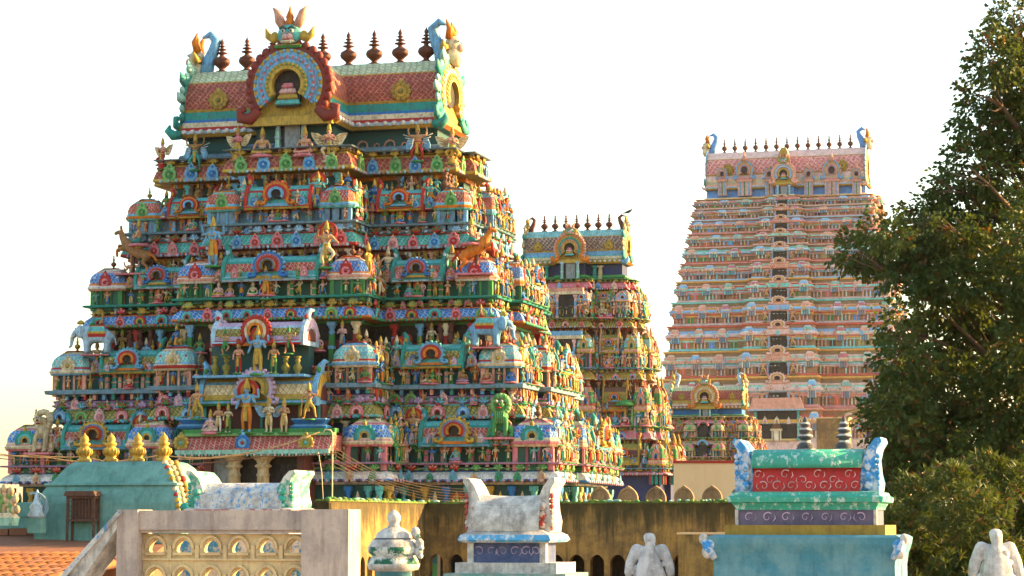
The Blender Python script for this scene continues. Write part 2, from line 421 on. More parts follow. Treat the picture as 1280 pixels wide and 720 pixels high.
def beast(kind):
    if kind == 'horse':                       # rearing towards +x
        J = dict(a=(0, 0, .75, .2), b=(-.32, 0, .62, .2), c=(.32, 0, .98, .2), n=(.52, 0, 1.3, .12), h=(.58, 0, 1.48, .1), m=(.8, 0, 1.38, .06), t=(-.55, 0, .66, .06), t2=(-.75, 0, .4, .05))
        B = [('a', 'b', 's'), ('a', 'c', 's'), ('c', 'n', 's'), ('n', 'h', 's'), ('h', 'm', 's'), ('b', 't', 't'), ('t', 't2', 't')]
        for sd in (-1, 1):
            k = str(sd)
            J['hp' + k] = (-.36, sd * .12, .5, .12); J['hk' + k] = (-.24, sd * .13, .36, .08); J['hh' + k] = (-.44, sd * .13, .2, .05); J['hf' + k] = (-.4, sd * .13, .03, .055)
            J['fs' + k] = (.4, sd * .12, .86, .09); J['fk' + k] = (.66, sd * .12, .92 - .1 * sd, .06); J['ff' + k] = (.64, sd * .12, .66 - .1 * sd, .05)
            B += [('b', 'hp' + k, 's'), ('hp' + k, 'hk' + k, 's'), ('hk' + k, 'hh' + k, 's'), ('hh' + k, 'hf' + k, 't'), ('c', 'fs' + k, 's'), ('fs' + k, 'fk' + k, 's'), ('fk' + k, 'ff' + k, 't')]
    elif kind == 'elephant':                  # facing +x
        J = dict(a=(0, 0, .85, .36), b=(-.4, 0, .85, .34), c=(.4, 0, .9, .34), h=(.8, 0, 1.1, .27), t1=(1.08, 0, .98, .13), t2=(1.16, 0, .66, .1), t3=(1.2, 0, .38, .075), t4=(1.32, 0, .3, .05), tl=(-.78, 0, .7, .04), tl2=(-.82, 0, .4, .03))
        B = [('a', 'b', 's'), ('a', 'c', 's'), ('c', 'h', 's'), ('h', 't1', 's'), ('t1', 't2', 's'), ('t2', 't3', 's'), ('t3', 't4', 's'), ('b', 'tl', 's'), ('tl', 'tl2', 's')]
        for sd in (-1, 1):
            for nm, x in (('f', .45), ('r', -.45)):
                k = nm + str(sd); J['u' + k] = (x, sd * .2, .55, .17); J['k' + k] = (x + .03, sd * .21, .3, .125); J['d' + k] = (x, sd * .21, .04, .135)
                B += [('c' if nm == 'f' else 'b', 'u' + k, 's'), ('u' + k, 'k' + k, 's'), ('k' + k, 'd' + k, 's')]
    else:                                     # seated maned lion facing -y
        J = dict(a=(0, .05, .28, .22), c=(0, -.08, .62, .21), n=(0, -.1, .8, .17), h=(0, -.2, .98, .18), m=(0, -.36, .92, .1))
        B = [('a', 'c', 's'), ('c', 'n', 's'), ('n', 'h', 's'), ('h', 'm', 's')]
        for sd in (-1, 1):
            k = str(sd)
            J['s' + k] = (sd * .16, -.2, .55, .1); J['e' + k] = (sd * .18, -.28, .3, .075); J['f' + k] = (sd * .17, -.3, .05, .07); J['g' + k] = (sd * .17, -.42, .04, .06)
            J['q' + k] = (sd * .24, .0, .22, .14); J['r' + k] = (sd * .33, -.2, .2, .1); J['t' + k] = (sd * .33, -.16, .05, .07); J['v' + k] = (sd * .34, -.34, .04, .06)
            B += [('c', 's' + k, 's'), ('s' + k, 'e' + k, 's'), ('e' + k, 'f' + k, 's'), ('f' + k, 'g' + k, 's'), ('a', 'q' + k, 's'), ('q' + k, 'r' + k, 's'), ('r' + k, 't' + k, 's'), ('t' + k, 'v' + k, 's')]
    if kind not in BODY: BODY[kind] = skin_body(J, B)
    return BODY[kind]
@cached
def beast_mesh(kind, col, col2):
    b = MB(); vs, fs, regs = beast(kind)
    b.add(vs, fs, [col if r == 's' else col2 for r in regs], True)
    if kind == 'horse':
        for i in range(6): b.ball((.36 + .035 * i, 0, 1.12 + .075 * i), (.06, .05, .07), col2, 6, 4)
        for sd in (-1, 1): b.ball((.55, sd * .06, 1.6), (.03, .03, .09), col, 5, 4)
        b.ball((-.05, 0, .93), (.2, .2, .12), 'gold', 8, 5)
        b.join(statue('lean', 'flesh', 'teal'), TR(-.08, 0, 1.0, PI / 2, 1.2))
        b.tube([(.1, 0, 0), (.1, 0, .7)], .07, 'maroon', 6)
    elif kind == 'elephant':
        for sd in (-1, 1):
            b.ball((.74, sd * .3, 1.0), (.2, .06, .3), col, 8, 6); b.tube([(.98, sd * .13, .86), (1.14, sd * .16, .74), (1.28, sd * .15, .74)], [.05, .04, .01], 'white', 5)
            b.ball((.98, sd * .17, 1.16), .03, 'dark', 5, 4)
        b.mould([(-.4, -.37), (.36, -.37), (.36, .37), (-.4, .37)], [(0, .75, 'red'), (.03, .9, 'gold'), (.03, 1.0, 'aqua'), (-.06, 1.22, 'orange'), (-.1, 1.26, 'orange')])
        b.join(statue('lean', 'aqua', 'green'), TR(.22, 0, 1.24, PI / 2, .85)); b.join(statue('lean', 'flesh', 'red'), TR(-.2, 0, 1.24, PI / 2, .8))
        b.lathe([(.14, 1.34), (.19, 1.4), (.1, 1.5), (.02, 1.54)], 'gold', 8, TR(.78))
    else:
        for i in range(16):
            a = 2 * PI * i / 16; b.ball((.23 * math.cos(a), -.1, .95 + .25 * math.sin(a)), (.1, .14, .1), col2, 6, 4)
        for sd in (-1, 1):
            b.ball((sd * .08, -.35, 1.04), .04, 'white', 6, 4); b.ball((sd * .08, -.385, 1.04), .02, 'dark', 5, 4); b.ball((sd * .13, -.2, 1.17), (.05, .04, .07), col, 6, 4)
        b.ball((0, -.45, .94), (.05, .03, .035), 'maroon', 6, 4); b.ball((0, -.42, .85), (.09, .05, .025), 'red', 6, 4)
        for i in range(5): b.tube([(-.12 + .06 * i, -.27, .75), (-.1 + .05 * i, -.3, .4)], .018, col2, 4)
    b.box(-.55 if kind != 'lion' else -.42, .7 if kind != 'lion' else .42, -.3 if kind != 'lion' else -.46, .3, -.06, 0, 'pink')
    return b.mesh(kind)

# ------------------------------------------------------------------ ornament library
@cached
def kalasha(mat, ring='none'):
    b = MB()
    b.lathe([(.16, 0), (.19, .03), (.19, .07), (.09, .11), (.07, .15), (.12, .2), (.20, .27), (.225, .34), (.20, .42), (.1, .48), (.06, .51), (.06, .55), (.15, .575), (.15, .595), (.055, .62), (.05, .65),
             (.125, .67), (.125, .69), (.045, .715), (.04, .74), (.085, .76), (.085, .775), (.035, .8), (.06, .85), (.055, .89), (.02, .95), (.004, 1.0)], mat, 12)
    return b.mesh('finial')
@cached
def baluster(mat):
    b = MB(); b.lathe([(.15, 0), (.15, .06), (.08, .1), (.13, .2), (.19, .34), (.19, .46), (.1, .58), (.07, .66), (.12, .72), (.12, .8), (.08, .86), (.16, .94), (.16, 1.0)], mat, 8)
    return b.mesh('baluster')
@cached
def plaque(c1, c2, c3, kind):
    """curled stucco plaque about one metre high, facing -y"""
    b = MB()
    if kind == 'curl':
        b.arch(.24, .40, -.06, .06, c1, 0, 2 * PI, 16, 0, .42); b.arch(.12, .24, -.1, .06, c2, .5, 2 * PI + .2, 12, 0, .42); b.ball((0, -.06, .42), .11, c1, 6, 4)
        b.ext([(-.46, 0), (.46, 0), (.36, .3), (-.36, .3)], -.03, .05, c1)
        b.arch(.05, .17, -.05, .05, c1, 0, 2 * PI, 8, 0, .86); b.ball((0, -.02, .86), .1, c2, 6, 4); b.ball((0, -.01, 1.03), (.07, .05, .1), c3, 6, 4)
        for sd in (-1, 1): b.ball((sd * .24, -.02, .78), (.1, .05, .07), c1, 6, 4)
    elif kind == 'shoe':
        b.arch(.36, .5, -.06, .06, c1, -.5, PI + .5, 14, 0, .46); b.arch(.25, .36, -.09, .06, c2, -.5, PI + .5, 12, 0, .46); b.arch(.15, .25, -.07, .06, c3, -.5, PI + .5, 10, 0, .46)
        b.arch(.0, .15, .0, .05, 'dark', 0, 2 * PI, 8, 0, .46)
        for i in range(9):
            a = -.3 + (PI + .6) * i / 8; b.ball((.5 * math.cos(a), 0, .46 + .5 * math.sin(a)), (.1, .06, .1), c1, 6, 4)
        for sd in (-1, 1): b.ball((sd * .5, -.03, .12), (.17, .07, .11), c3, 6, 4)
        b.ball((0, -.03, 1.06), (.12, .08, .13), c3, 6, 4); b.ball((0, -.02, 1.2), (.05, .05, .09), 'green', 6, 4)
    else:                                    # lotus medallion
        for i in range(10):
            a = 2 * PI * i / 10; b.ball((.34 * math.cos(a), -.02, .46 + .34 * math.sin(a)), (.14, .05, .14), c1, 6, 4)
        b.arch(.12, .26, -.09, .03, c2, 0, 2 * PI, 12, 0, .46); b.ball((0, -.06, .46), .12, c3, 6, 4); b.ball((0, 0, .95), (.12, .06, .12), c2, 6, 4)
    return b.mesh('plaque')
@cached
def panel3(c1, c2):
    b = MB(); b.box(-.5, .5, -.1, .1, 0, 1, c1); b.box(-.56, .56, -.2, .1, .92, 1.05, c2); b.box(-.06, .06, -.25, .1, 0, .9, c2)
    return b.mesh('panel')
@cached
def leafy(c1, c2):
    b = MB()
    for i in range(7):
        a = PI * i / 6; b.tube([(0, 0, .1), (.22 * math.cos(a), -.06, .3 + .2 * math.sin(a)), (.42 * math.cos(a), -.14, .3 + .38 * math.sin(a))], [.09, .11, .03], c1 if i % 2 else c2, 5)
    b.ball((0, -.1, .25), .14, c2, 6, 4)
    return b.mesh('leaf_boss')
@cached
def column(c1, c2):
    b = MB(); b.box(-.5, .5, -.5, .5, 0, .08, c2); b.box(-.36, .36, -.36, .36, .08, .72, c1); b.box(-.45, .45, -.45, .45, .4, .47, c2)
    b.lathe([(.36, .72), (.5, .78), (.3, .83), (.55, .88), (.55, .92)], c2, 8); b.box(-.62, .62, -.5, .5, .92, 1, c2)
    return b.mesh('pilaster')
def rect(hx, hy, ch=0):
    if not ch: return [(-hx, -hy), (hx, -hy), (hx, hy), (-hx, hy)]
    return [(-hx + ch, -hy), (hx - ch, -hy), (hx, -hy + ch), (hx, hy - ch), (hx - ch, hy), (-hx + ch, hy), (-hx, hy - ch), (-hx, -hy + ch)]
@cached
def dome(lat, c1, c2, c3, wl, pil):
    """square miniature shrine, half width one: wall down to z=-1 (scaled), dome up to 1"""
    b = MB(); b.mould(rect(.92, .92), [(0, -1, wl), (0, -.02, wl)])
    for s1 in (-1, 1):
        for s2 in (-1, 1): b.box(s1 * .86 - .12, s1 * .86 + .12, s2 * .86 - .12, s2 * .86 + .12, -1, -.06, pil)
        for s2 in (-.3, .3):
            b.box(s2 - .06, s2 + .06, -1.0, -.9, -1, -.06, pil); b.box(.9, 1.0, s2 - .06, s2 + .06, -1, -.06, c3)
    b.mould(rect(1, 1, .2), [(.12, -.1, c3), (.2, -.02, c1), (.24, .06, c1), (.18, .12, c3), (.16, .16, c2), (.12, .24, lat), (.1, .42, lat), (0, .6, lat), (-.16, .72, c1), (-.2, .74, c3), (-.34, .82, c1), (-.6, .93, c2), (-.68, .98, c2)])
    for sd in (-1, 1):
        b.ball((sd * .72, -1.0, .42), (.15, .1, .15), c1, 6, 4); b.ball((1.0, sd * .62, .45), (.1, .17, .17), c2, 6, 4)
    return b.mesh('shrine')
@cached
def horseshoe(cs, lobes, lobemat, inner='dark'):
    """horseshoe gable arch of radius one, centre at z=0, facing -y"""
    b = MB(); r = 1.0; n = len(cs); a0, a1 = -.65, PI + .65; step = .62 / n
    for i, c in enumerate(cs):
        b.arch(r - step, r, -.10 - .035 * i, .12, c, a0, a1, 22); r -= step
    b.arch(0, r, -.02, .12, inner, 0, 2 * PI, 16)
    for i in range(lobes):
        a = a0 + .15 + (a1 - a0 - .3) * i / (lobes - 1)
        b.ball((1.05 * math.cos(a), 0, 1.05 * math.sin(a)), (.13, .12, .13), lobemat, 6, 4)
    if n > 3:
        for k in range(1, n, 2):
            q = 1 - step * (k + .5)
            for i in range(20):
                a = a0 + (a1 - a0) * (i + .5) / 20; b.ball((q * math.cos(a), -.12 - .035 * k, q * math.sin(a)), .05, cs[(k + 1) % n], 5, 4)
    for sd in (-1, 1):
        b.tube([(sd * .78, -.1, -.6), (sd * 1.0, -.1, -.82), (sd * 1.25, -.1, -.78), (sd * 1.28, -.1, -.6), (sd * 1.12, -.1, -.56)], [.13, .16, .15, .11, .08], cs[0], 6)
    b.box(-1.15, 1.15, -.06, .12, -1.0, -.78, cs[-1])
    return b.mesh('horseshoe_gable')
@cached
def barrel(lat, c1, c2, c3, L):
    """barrel vaulted roof, half depth one, half length L, height one, front -y; gables with raised horns"""
    b = MB()
    P = [(1.15, -.08, c3), (1.22, 0, c2), (1.15, .07, c3), (1.05, .12, c1), (1.0, .3, lat), (.98, .46, lat), (.86, .64, c2), (.74, .74, c1), (.55, .86, c1), (.2, .95, c1), (0, .96, c1)]
    prof = P + [(-y, z, m) for y, z, m in P[::-1][1:]]
    n = len(prof); vs = [(-L, -p[0], p[1]) for p in prof] + [(L, -p[0], p[1]) for p in prof]
    ms = [prof[i][2] if prof[i][0] > 0 else prof[i + 1][2] for i in range(n - 1)]
    b.add(vs, [(i, n + i, n + i + 1, i + 1) for i in range(n - 1)], ms)
    for sd in (-1, 1):
        poly = [(-1.1, -.1), (1.1, -.1), (1.12, .3), (1.0, .65), (.75, .9), (.5, 1.02), (.0, 1.06), (-.5, 1.02), (-.75, .9), (-1.0, .65), (-1.12, .3)]
        X = TR(sd * L, 0, 0, PI / 2)
        b.ext(poly, -.1, .1, c2, X)
        b.arch(.62, 1.0, -.13, .13, c1, .1, PI - .1, 12, 0, .1, X); b.arch(0, .55, -.12, .12, 'maroon', 0, PI, 10, 0, .1, X)
        b.tube([(sd * L, -.35, .98), (sd * (L + .02), -.3, 1.25), (sd * (L + .16), -.2, 1.42), (sd * (L + .3), -.15, 1.4)], [.2, .17, .1, .03], c2, 6)
        b.ball((sd * L, -.45, 1.12), (.12, .14, .12), c3, 6, 4)
    return b.mesh('barrel_roof')
@cached
def kirtimukha(face, horn, mane):
    """glaring lion mask with horns, about two units wide and high, facing -y"""
    b = MB(); b.ball((0, 0, .55), (.62, .4, .55), face, 12, 8); b.ball((0, -.3, .42), (.3, .2, .2), 'lpink', 8, 6); b.ball((0, -.34, .2), (.36, .15, .1), 'cream', 8, 5)
    b.ball((0, -.36, .27), (.3, .14, .05), 'red', 8, 5)
    for sd in (-1, 1):
        b.ball((sd * .2, -.33, .68), .12, 'white', 8, 6); b.ball((sd * .2, -.43, .68), .055, 'dark', 6, 4); b.tube([(sd * .05, -.38, .8), (sd * .22, -.42, .88), (sd * .4, -.3, .82)], .05, 'dgreen', 6)
        b.tube([(sd * .3, 0, .9), (sd * .5, 0, 1.25), (sd * .62, 0, 1.65), (sd * .85, 0, 1.9)], [.2, .24, .17, .02], horn, 7)
        b.tube([(sd * .45, 0, .5), (sd * .8, 0, .35), (sd * 1.05, 0, .55), (sd * 1.2, 0, .95)], [.16, .2, .18, .02], mane, 7); b.ball((sd * .72, -.1, .5), (.2, .1, .24), 'gold', 8, 5)
        b.tube([(sd * .18, -.42, .25), (sd * .2, -.46, .08)], [.05, .01], 'white', 5)
    b.lathe([(.2, .95), (.26, 1.1), (.16, 1.3), (.2, 1.4), (.06, 1.75), (.01, 2.0)], 'orange', 8); b.ball((0, -.38, .52), (.1, .1, .07), 'maroon', 6, 4)
    b.mould(rect(.62, .3), [(0, -.1, 'green'), (.05, .02, 'gold'), (-.1, .1, 'cream')])
    return b.mesh('lion_mask')
@cached
def yali_horn(c1, c2, c3):
    """rearing crest beast on the ridge end, looking outwards along +x, one unit tall"""
    b = MB()
    b.tube([(-.1, 0, 0), (-.16, 0, .3), (-.3, 0, .6), (-.36, 0, .85), (-.2, 0, 1.0), (-.02, 0, .93)], [.2, .17, .14, .12, .09, .03], c1, 8)
    b.ball((.12, 0, .42), (.2, .2, .24), c2, 8, 6); b.ball((.27, 0, .36), (.14, .13, .11), 'lpink', 8, 5)
    for sd in (-1, 1):
        b.tube([(.06, sd * .1, .58), (.1, sd * .2, .8), (.02, sd * .22, 1.02)], [.1, .08, .01], c3, 6); b.ball((.25, sd * .12, .5), .05, 'white', 6, 4); b.ball((.29, sd * .13, .5), .025, 'dark', 5, 4)
        b.tube([(.0, sd * .18, .38), (.0, sd * .36, .34), (.02, sd * .44, .52)], [.1, .09, .01], 'gold', 6)
    b.tube([(.08, 0, 0), (.14, 0, .12), (.1, 0, .3)], [.2, .22, .2], c2, 8); b.tube([(.1, 0, .62), (.1, 0, .98)], [.1, .01], 'orange', 6)
    return b.mesh('ridge_beast')

# ------------------------------------------------------------------ ground, air, terrace under the camera
TH = R(15)                                   # every temple building stands on the same grid, turned fifteen degrees
def gridM(x, y, z=0): return TR(x, y, z, -TH)
gm = weather('earth', (.20, .15, .10), (.13, .10, .07), .2)
b = MB(); b.add([(-9000, -9000, 0), (9000, -9000, 0), (9000, 9000, 0), (-9000, 9000, 0)], [(0, 1, 2, 3)], 'earth')
tag(b.obj('ground'), kind='structure')

# ------------------------------------------------------------------ temple towers
FLESH = ['flesh', 'lpink', 'salmon', 'brownskin', 'cream', 'blue', 'lblue', 'aqua', 'green', 'flesh', 'gold']
CLOTH = ['orange', 'red', 'green', 'cream', 'gold', 'teal', 'blue', 'purple']
STAND = [('stand', 'bare'), ('namaste', ''), ('dance', 'bare'), ('deity', ''), ('stand', ''), ('guard', 'bareclub'), ('dance', ''), ('deity', 'halo')]
VAR = {}
def any_statue(r, tall=True):
    """one of about four dozen painted figures"""
    k = (r.randrange(64), tall)
    if k not in VAR:
        q = random.Random(k[0] * 2 + tall)
        p, e = q.choice(STAND) if tall else q.choice([('seat', ''), ('lean', ''), ('seat', 'bare'), ('seat', 'halo')])
        VAR[k] = statue(p, q.choice(FLESH), q.choice(CLOTH), q.choice(['gold', 'ochre', 'cream', 'gold']), e if e != 'bareclub' else 'bareclub')
    return VAR[k]
def plan_of(t):
    hw, hd, bw, bp, sb, sp = t['hw'], t['hd'], t['bw'], t['bp'], t['sb'], t['sp']
    return [(-hw, -hd), (-bw, -hd), (-bw, -hd - bp), (bw, -hd - bp), (bw, -hd), (hw, -hd), (hw, -sb), (hw + sp, -sb), (hw + sp, sb), (hw, sb), (hw, hd), (-hw, hd),
            (-hw, sb), (-hw - sp, sb), (-hw - sp, -sb), (-hw, -sb)]
def segs(t):
    hw, hd, bw, bp, sb, sp = t['hw'], t['hd'], t['bw'], t['bp'], t['sb'], t['sp']
    return [('left', (-hw, -hd), (1, 0), hw - bw, 0), ('bay', (-bw, -hd - bp), (1, 0), 2 * bw, 0), ('right', (bw, -hd), (1, 0), hw - bw, 0),
            ('cheek', (bw, -hd - bp), (0, 1), bp, PI / 2),
            ('side', (hw, -hd), (0, 1), hd - sb, PI / 2), ('sidebay', (hw + sp, -sb), (0, 1), 2 * sb, PI / 2), ('sideback', (hw, sb), (0, 1), hd - sb, PI / 2)]
def on(seg, t, out, z, s=1.0, dr=0.0):
    nm, p, d, L, rot = seg; n = (d[1], -d[0])
    return TR(p[0] + d[0] * t + n[0] * out, p[1] + d[1] * t + n[1] * out, z, rot + dr, s)

def tier(T, t, r, detail=2, hara=True):
    """one storey: neck, overhanging cornice with plaques, ledge, shrine row. heights n0<k0<k1<l<w<d"""
    P = t['pal']; pl = plan_of(t); n0, k0, k1, l, w, d = (t[k] for k in ('n0', 'k0', 'k1', 'l', 'w', 'd'))
    kh = k1 - k0; lh = l - k1
    b = MB()
    prof = [(-.5, n0, P['neck']), (-.5, n0 + (k0 - n0) * .55, P['stripe'][0]), (-.42, n0 + (k0 - n0) * .58, P['stripe'][0]), (-.42, n0 + (k0 - n0) * .68, P['neck']), (-.48, n0 + (k0 - n0) * .7, P['neck']),
            (-.48, k0 - kh * .3, P['stripe'][1]), (-.36, k0 - kh * .28, P['stripe'][1]), (-.36, k0 - kh * .06, P['kedge']),
            (.24, k0, P['kedge']), (.30, k0 + kh * .06, P['kedge']), (.27, k0 + kh * .2, P['lat']), (.17, k0 + kh * .6, P['lat']), (-.02, k0 + kh * .9, P['kedge']), (-.05, k1, P['stripe'][2]),
            (-.10, k1 + lh * .06, P['lotus']), (.0, k1 + lh * .12, P['lotus']), (.06, k1 + lh * .2, P['lotus']), (-.06, k1 + lh * .24, P['stripe'][1]), (-.04, k1 + lh * .34, P['lotus2']), (.02, k1 + lh * .42, P['neck']), (-.22, k1 + lh * .48, P['neck']), (-.22, k1 + lh * .74, P['ledge']),
            (.26, k1 + lh * .78, P['ledge']), (.30, l - lh * .05, P['ledge']), (.24, l, P['ledge'])]
    if hara:
        prof += [(-.30, l + .01, P['wall']), (-.30, w - .18 * (w - l), P['stripe'][1]), (-.16, w - .16 * (w - l), P['stripe'][0]), (-.1, w - .04 * (w - l), P['stripe'][2]), (-.1, w, P['stripe'][2])]
    else: prof += [(-.30, l + .01, P['ledge'])]
    b.mould(pl, prof)
    # cell teeth under the ledge and lotus drops
    for sg in segs(t):
        n = max(2, int(sg[3] / .42))
        for i in range(n):
            q = (i + .5) * sg[3] / n
            b.box(-.07, .07, -.05, .14, k1 + lh * .48, k1 + lh * .78, P['tooth'][i % len(P['tooth'])], on(sg, q, 0, 0))
            b.ball((0, -.03, k1 + lh * .2), (.13, .08, lh * .15), P['lotus2'], 6, 4, on(sg, q, 0, 0))
            if i % 3 == 1: b.box(-.05, .05, -.03, .08, k0 - kh * .28, k0 - kh * .04, P['tooth'][0], on(sg, q, -.38, 0))
    if detail > 1:
        for sg in segs(t):
            if sg[4] and sg[0] != 'cheek' and sg[0][:4] != 'side': continue
            n = int(sg[3] / .2)
            for i in range(n):
                q = (i + .5) * sg[3] / n
                b.ball((0, -.30, k0 + .03), (.07, .07, .08), P['tooth'][i % len(P['tooth'])], 5, 4, on(sg, q, 0, 0))
                if i % 2: b.ball((0, .10, w - .03 if hara else k1), (.08, .06, .06), P['stripe'][(i // 2) % 3], 5, 4, on(sg, q, 0, 0))
    T.one('storey', b)
    vis = {'left': 0, 'bay': 0, 'right': 0, 'cheek': 1, 'side': 2, 'sidebay': 2, 'sideback': 3}
    for sg in segs(t):
        L = sg[3]; pv = vis[sg[0]] + t['rank'] * .01
        # plaques on the cornice
        n = max(1, int(L / t['psp'])) if sg[0] != 'cheek' else 1
        for i in range(n):
            pk = P['plq'][(i + (sg[0] == 'right')) % len(P['plq'])]
            if detail > 1 and r.random() < .22: pk = r.choice(P['plq2'] + P['plq'])
            T.put('cornice_plaque', plaque(*pk), on(sg, (i + .5 + r.uniform(-.1, .1)) * L / n, .30, k0 - .02, kh * r.uniform(.84, 1.06) * pk_h(pk), r.uniform(-.05, .05)), pv + i * .001)
            if detail > 1:
                bc = r.choice(P['boss'])
                T.put('leaf_boss', leafy(*bc), on(sg, (i + .5) * L / n, .10, k1 - kh * .1, .55), pv + i * .001)
        if not hara: continue
        # shrine row
        H = w - l; D = d - w; kw = t['kw']
        def shr(q, s, nm='corner_shrine'):
            X = on(sg, q, -s + .12, w, (s, s, D))
            sub = [('finial', kalasha(P['fin']), TR(0, 0, .95, 0, (t['fs'] * 1.5, t['fs'] * 1.5, t['fs'] * 1.75 * s / D)))]
            sc_ = .95
            sub.append(('shrine_plaque', plaque(*P['kplq']), TR(0, -1.13, -.06, 0, (.98, sc_, .78))))
            sub.append(('shrine_plaque', plaque(*P['kplq']), TR(1.13, 0, -.06, PI / 2, (.98, sc_, .78))))
            kc = P['kcol'] if r.random() < .6 else r.choice([(P['kcol'][1], P['kcol'][0], P['kcol'][2]), (P['kcol'][2], P['kcol'][0], P['kcol'][1])])
            T.put(nm, dome(P['klat'], *kc, P['wall'], P['pil']), X @ Matrix.Diagonal((1, 1, 1, 1)), pv, sub)
        def shala(q, hl, dp, up=1.0):
            X = on(sg, q, -dp + .2, w, (dp, dp, D * up))
            gr = min(.95, hl / dp * .55)
            sub = [('horseshoe_gable', horseshoe(P['shoe'], 13, P['shoelobe']), TR(0, -1.2, .52, 0, (gr * .8, 1, .62 * dp / D / up * gr * 1.1)))]
            if detail > 1:
                for a in (-.6, 0, .6): sub.append(('finial', kalasha(P['fin']), TR(a * hl / dp, 0, .95, 0, (.5, .5, .62 * dp / D))))
                for a in (-1, 1): sub.append(('vault_plaque', plaque(*P['plq2'][0]), TR(a * hl / dp * .74, -1.12, .02, 0, (.5, .8, .5 * dp / D))))
            T.put('barrel_shrine', barrel(P['slat'], *P['scol'], round(hl / dp, 1)), X, pv, sub)
            if detail > 1:
                for a in (-1, 1): fig(q + a * hl * .62, w - .02, .62, .33, True, 'flanking_statue')
            for a in (-1, 1):
                T.put('wall_pilaster', column(P['pil'], P['pil2']), on(sg, q + a * hl * .9, -.12, l, (.24, .24, H)), pv)
                T.put('wall_pilaster', column(P['pil'], P['pil2']), on(sg, q + a * hl * .42, -.12, l, (.22, .22, H)), pv)
            T.put('seated_statue', statue('seat', r.choice(FLESH), r.choice(CLOTH), 'gold', 'halo'), on(sg, q, .16, l + .05, H * 1.25), pv - .2)
        def fig(q, z, s, out, tall=True, nm='standing_statue'):
            u_ = s * r.uniform(.86, 1.1); T.put(nm if tall else 'seated_statue', any_statue(r, tall), on(sg, q, out, z, (u_ * r.choice((-1.12, 1.12)), u_ * 1.1, u_), r.uniform(-.3, .3)), pv - (s > 1) * .4 + r.random() * .3)
        free = []
        if sg[0] == 'left': shr(kw, kw); c = (2 * kw + L) / 2; hl = (L - 2 * kw) * .31; shala(c, hl, kw * .95); free = [(2 * kw, c - hl), (c + hl, L)]
        elif sg[0] == 'right': shr(L - kw, kw); c = (L - 2 * kw) / 2; hl = (L - 2 * kw) * .31; shala(c, hl, kw * .95); free = [(0, c - hl), (c + hl, L - 2 * kw)]
        elif sg[0] == 'bay':
            if t.get('bayshrine', 1): 
                shr(kw, kw); shr(L - kw, kw); c = L / 2; hl = (L - 4 * kw) * .40; shala(c, hl, kw * 1.15, 1.12); free = [(2 * kw, c - hl), (c + hl, L - 2 * kw)]
            else: shr(kw, kw); shr(L - kw, kw)
        elif sg[0] == 'side': c = (2 * kw + L) / 2; hl = (L - 2 * kw) * .34; free = [(2 * kw, L)]; (shala(c, hl, kw * .8) if hl > .3 else None)
        elif sg[0] == 'sidebay': shala(L / 2, L * .26, kw); free = [(0, L * .2), (L * .8, L)]; shr(kw * .5, kw * .5); shr(L - kw * .5, kw * .5)
        elif sg[0] == 'sideback': shr(L - kw, kw); free = [(0, L - 2 * kw)]
        if detail > 1:
            for a, c in free:
                if c - a < .25: continue
                fig((a + c) / 2, w, t['big'], -.15, True, 'large_statue')
                if c - a > .9: fig(a + .25, w, t['big'] * .62, .05); fig(c - .25, w, t['big'] * .62, .05)
                for i in range(max(1, int((c - a) / .42))): fig(a + (i + .5) * (c - a) / max(1, int((c - a) / .42)), w - .02, .5, .22, r.random() < .7, 'small_statue')
                m = max(1, int((c - a) / .5))
                for i in range(m): T.put('shrine_plaque_low', plaque(*P['plq2'][i % len(P['plq2'])]), on(sg, a + (i + .5) * (c - a) / m, .0, w - .04, .56), pv)
        if detail > 1 and sg[4] == 0:            # little figures on the ledge above the cornice and along the lotus band
            m = max(1, int(L / .7))
            for i in range(m):
                if r.random() < .6: fig((i + r.uniform(.25, .75)) * L / m, k1 - .02, min(.62, lh * .85), .06, r.random() < .6, 'ledge_statue')
                elif r.random() < .7: T.put('small_plaque', plaque(*r.choice(P['plq'] + P['plq2'])), on(sg, (i + .5) * L / m, .04, k1 - .02, min(.5, lh * .7)), pv)
        if detail > 1 and sg[0] in ('side', 'sidebay', 'sideback', 'cheek'):
            m = max(1, int(L / .62))
            for i in range(m):
                q = (i + r.uniform(.3, .7)) * L / m
                fig(q, w - .05, t['big'] * r.uniform(.7, 1.05), .05, True, 'side_statue')
                fig(q + .2, l, H * 1.3, .25, True, 'side_statue'); fig(q, k1, min(1.1, lh + .25), .05, True, 'side_statue')
        # figures and pilasters on the wall band
        n = max(1, int(L / (.52 if detail > 1 else .8)))
        for i in range(n):
            q = (i + .5) * L / n
            u = r.random()
            if u < .66: fig(q, l + .02, H * .86, .13)
            elif u < .84: fig(q, l + .06, H * 1.2, .13, False)
            else: T.put('wall_pilaster', column(P['pil2'], P['pil']), on(sg, q, -.16, l, (.26, .26, H * .98)), pv)
        # urn balusters in front of the neck above
        if sg[0] in ('left', 'right', 'bay', 'side', 'sideback') and detail > 1:
            zt = t['up']; c0 = {'left': kw * 2 + (L - 2 * kw) / 2, 'right': (L - 2 * kw) / 2}.get(sg[0], L / 2); nb = 5 if sg[0] == 'bay' else 3
            zb_ = d - .22 * D
            if zt - zb_ > .3:
                for i in range(nb): T.put('urn_baluster', baluster(P['bal']), on(sg, c0 + (i - (nb - 1) / 2) * .5, -t['inset'] + .42, zb_, (1.0, 1.0, zt - zb_)), pv)
            m = max(1, int(L / 1.0))
            sk = {'left': (t['dw'] + .6, 0), 'right': (0, t['dw'] + .6), 'side': (t['dd'] + .6, 0), 'sideback': (0, t['dd'] + .6)}.get(sg[0], (.5, .5))
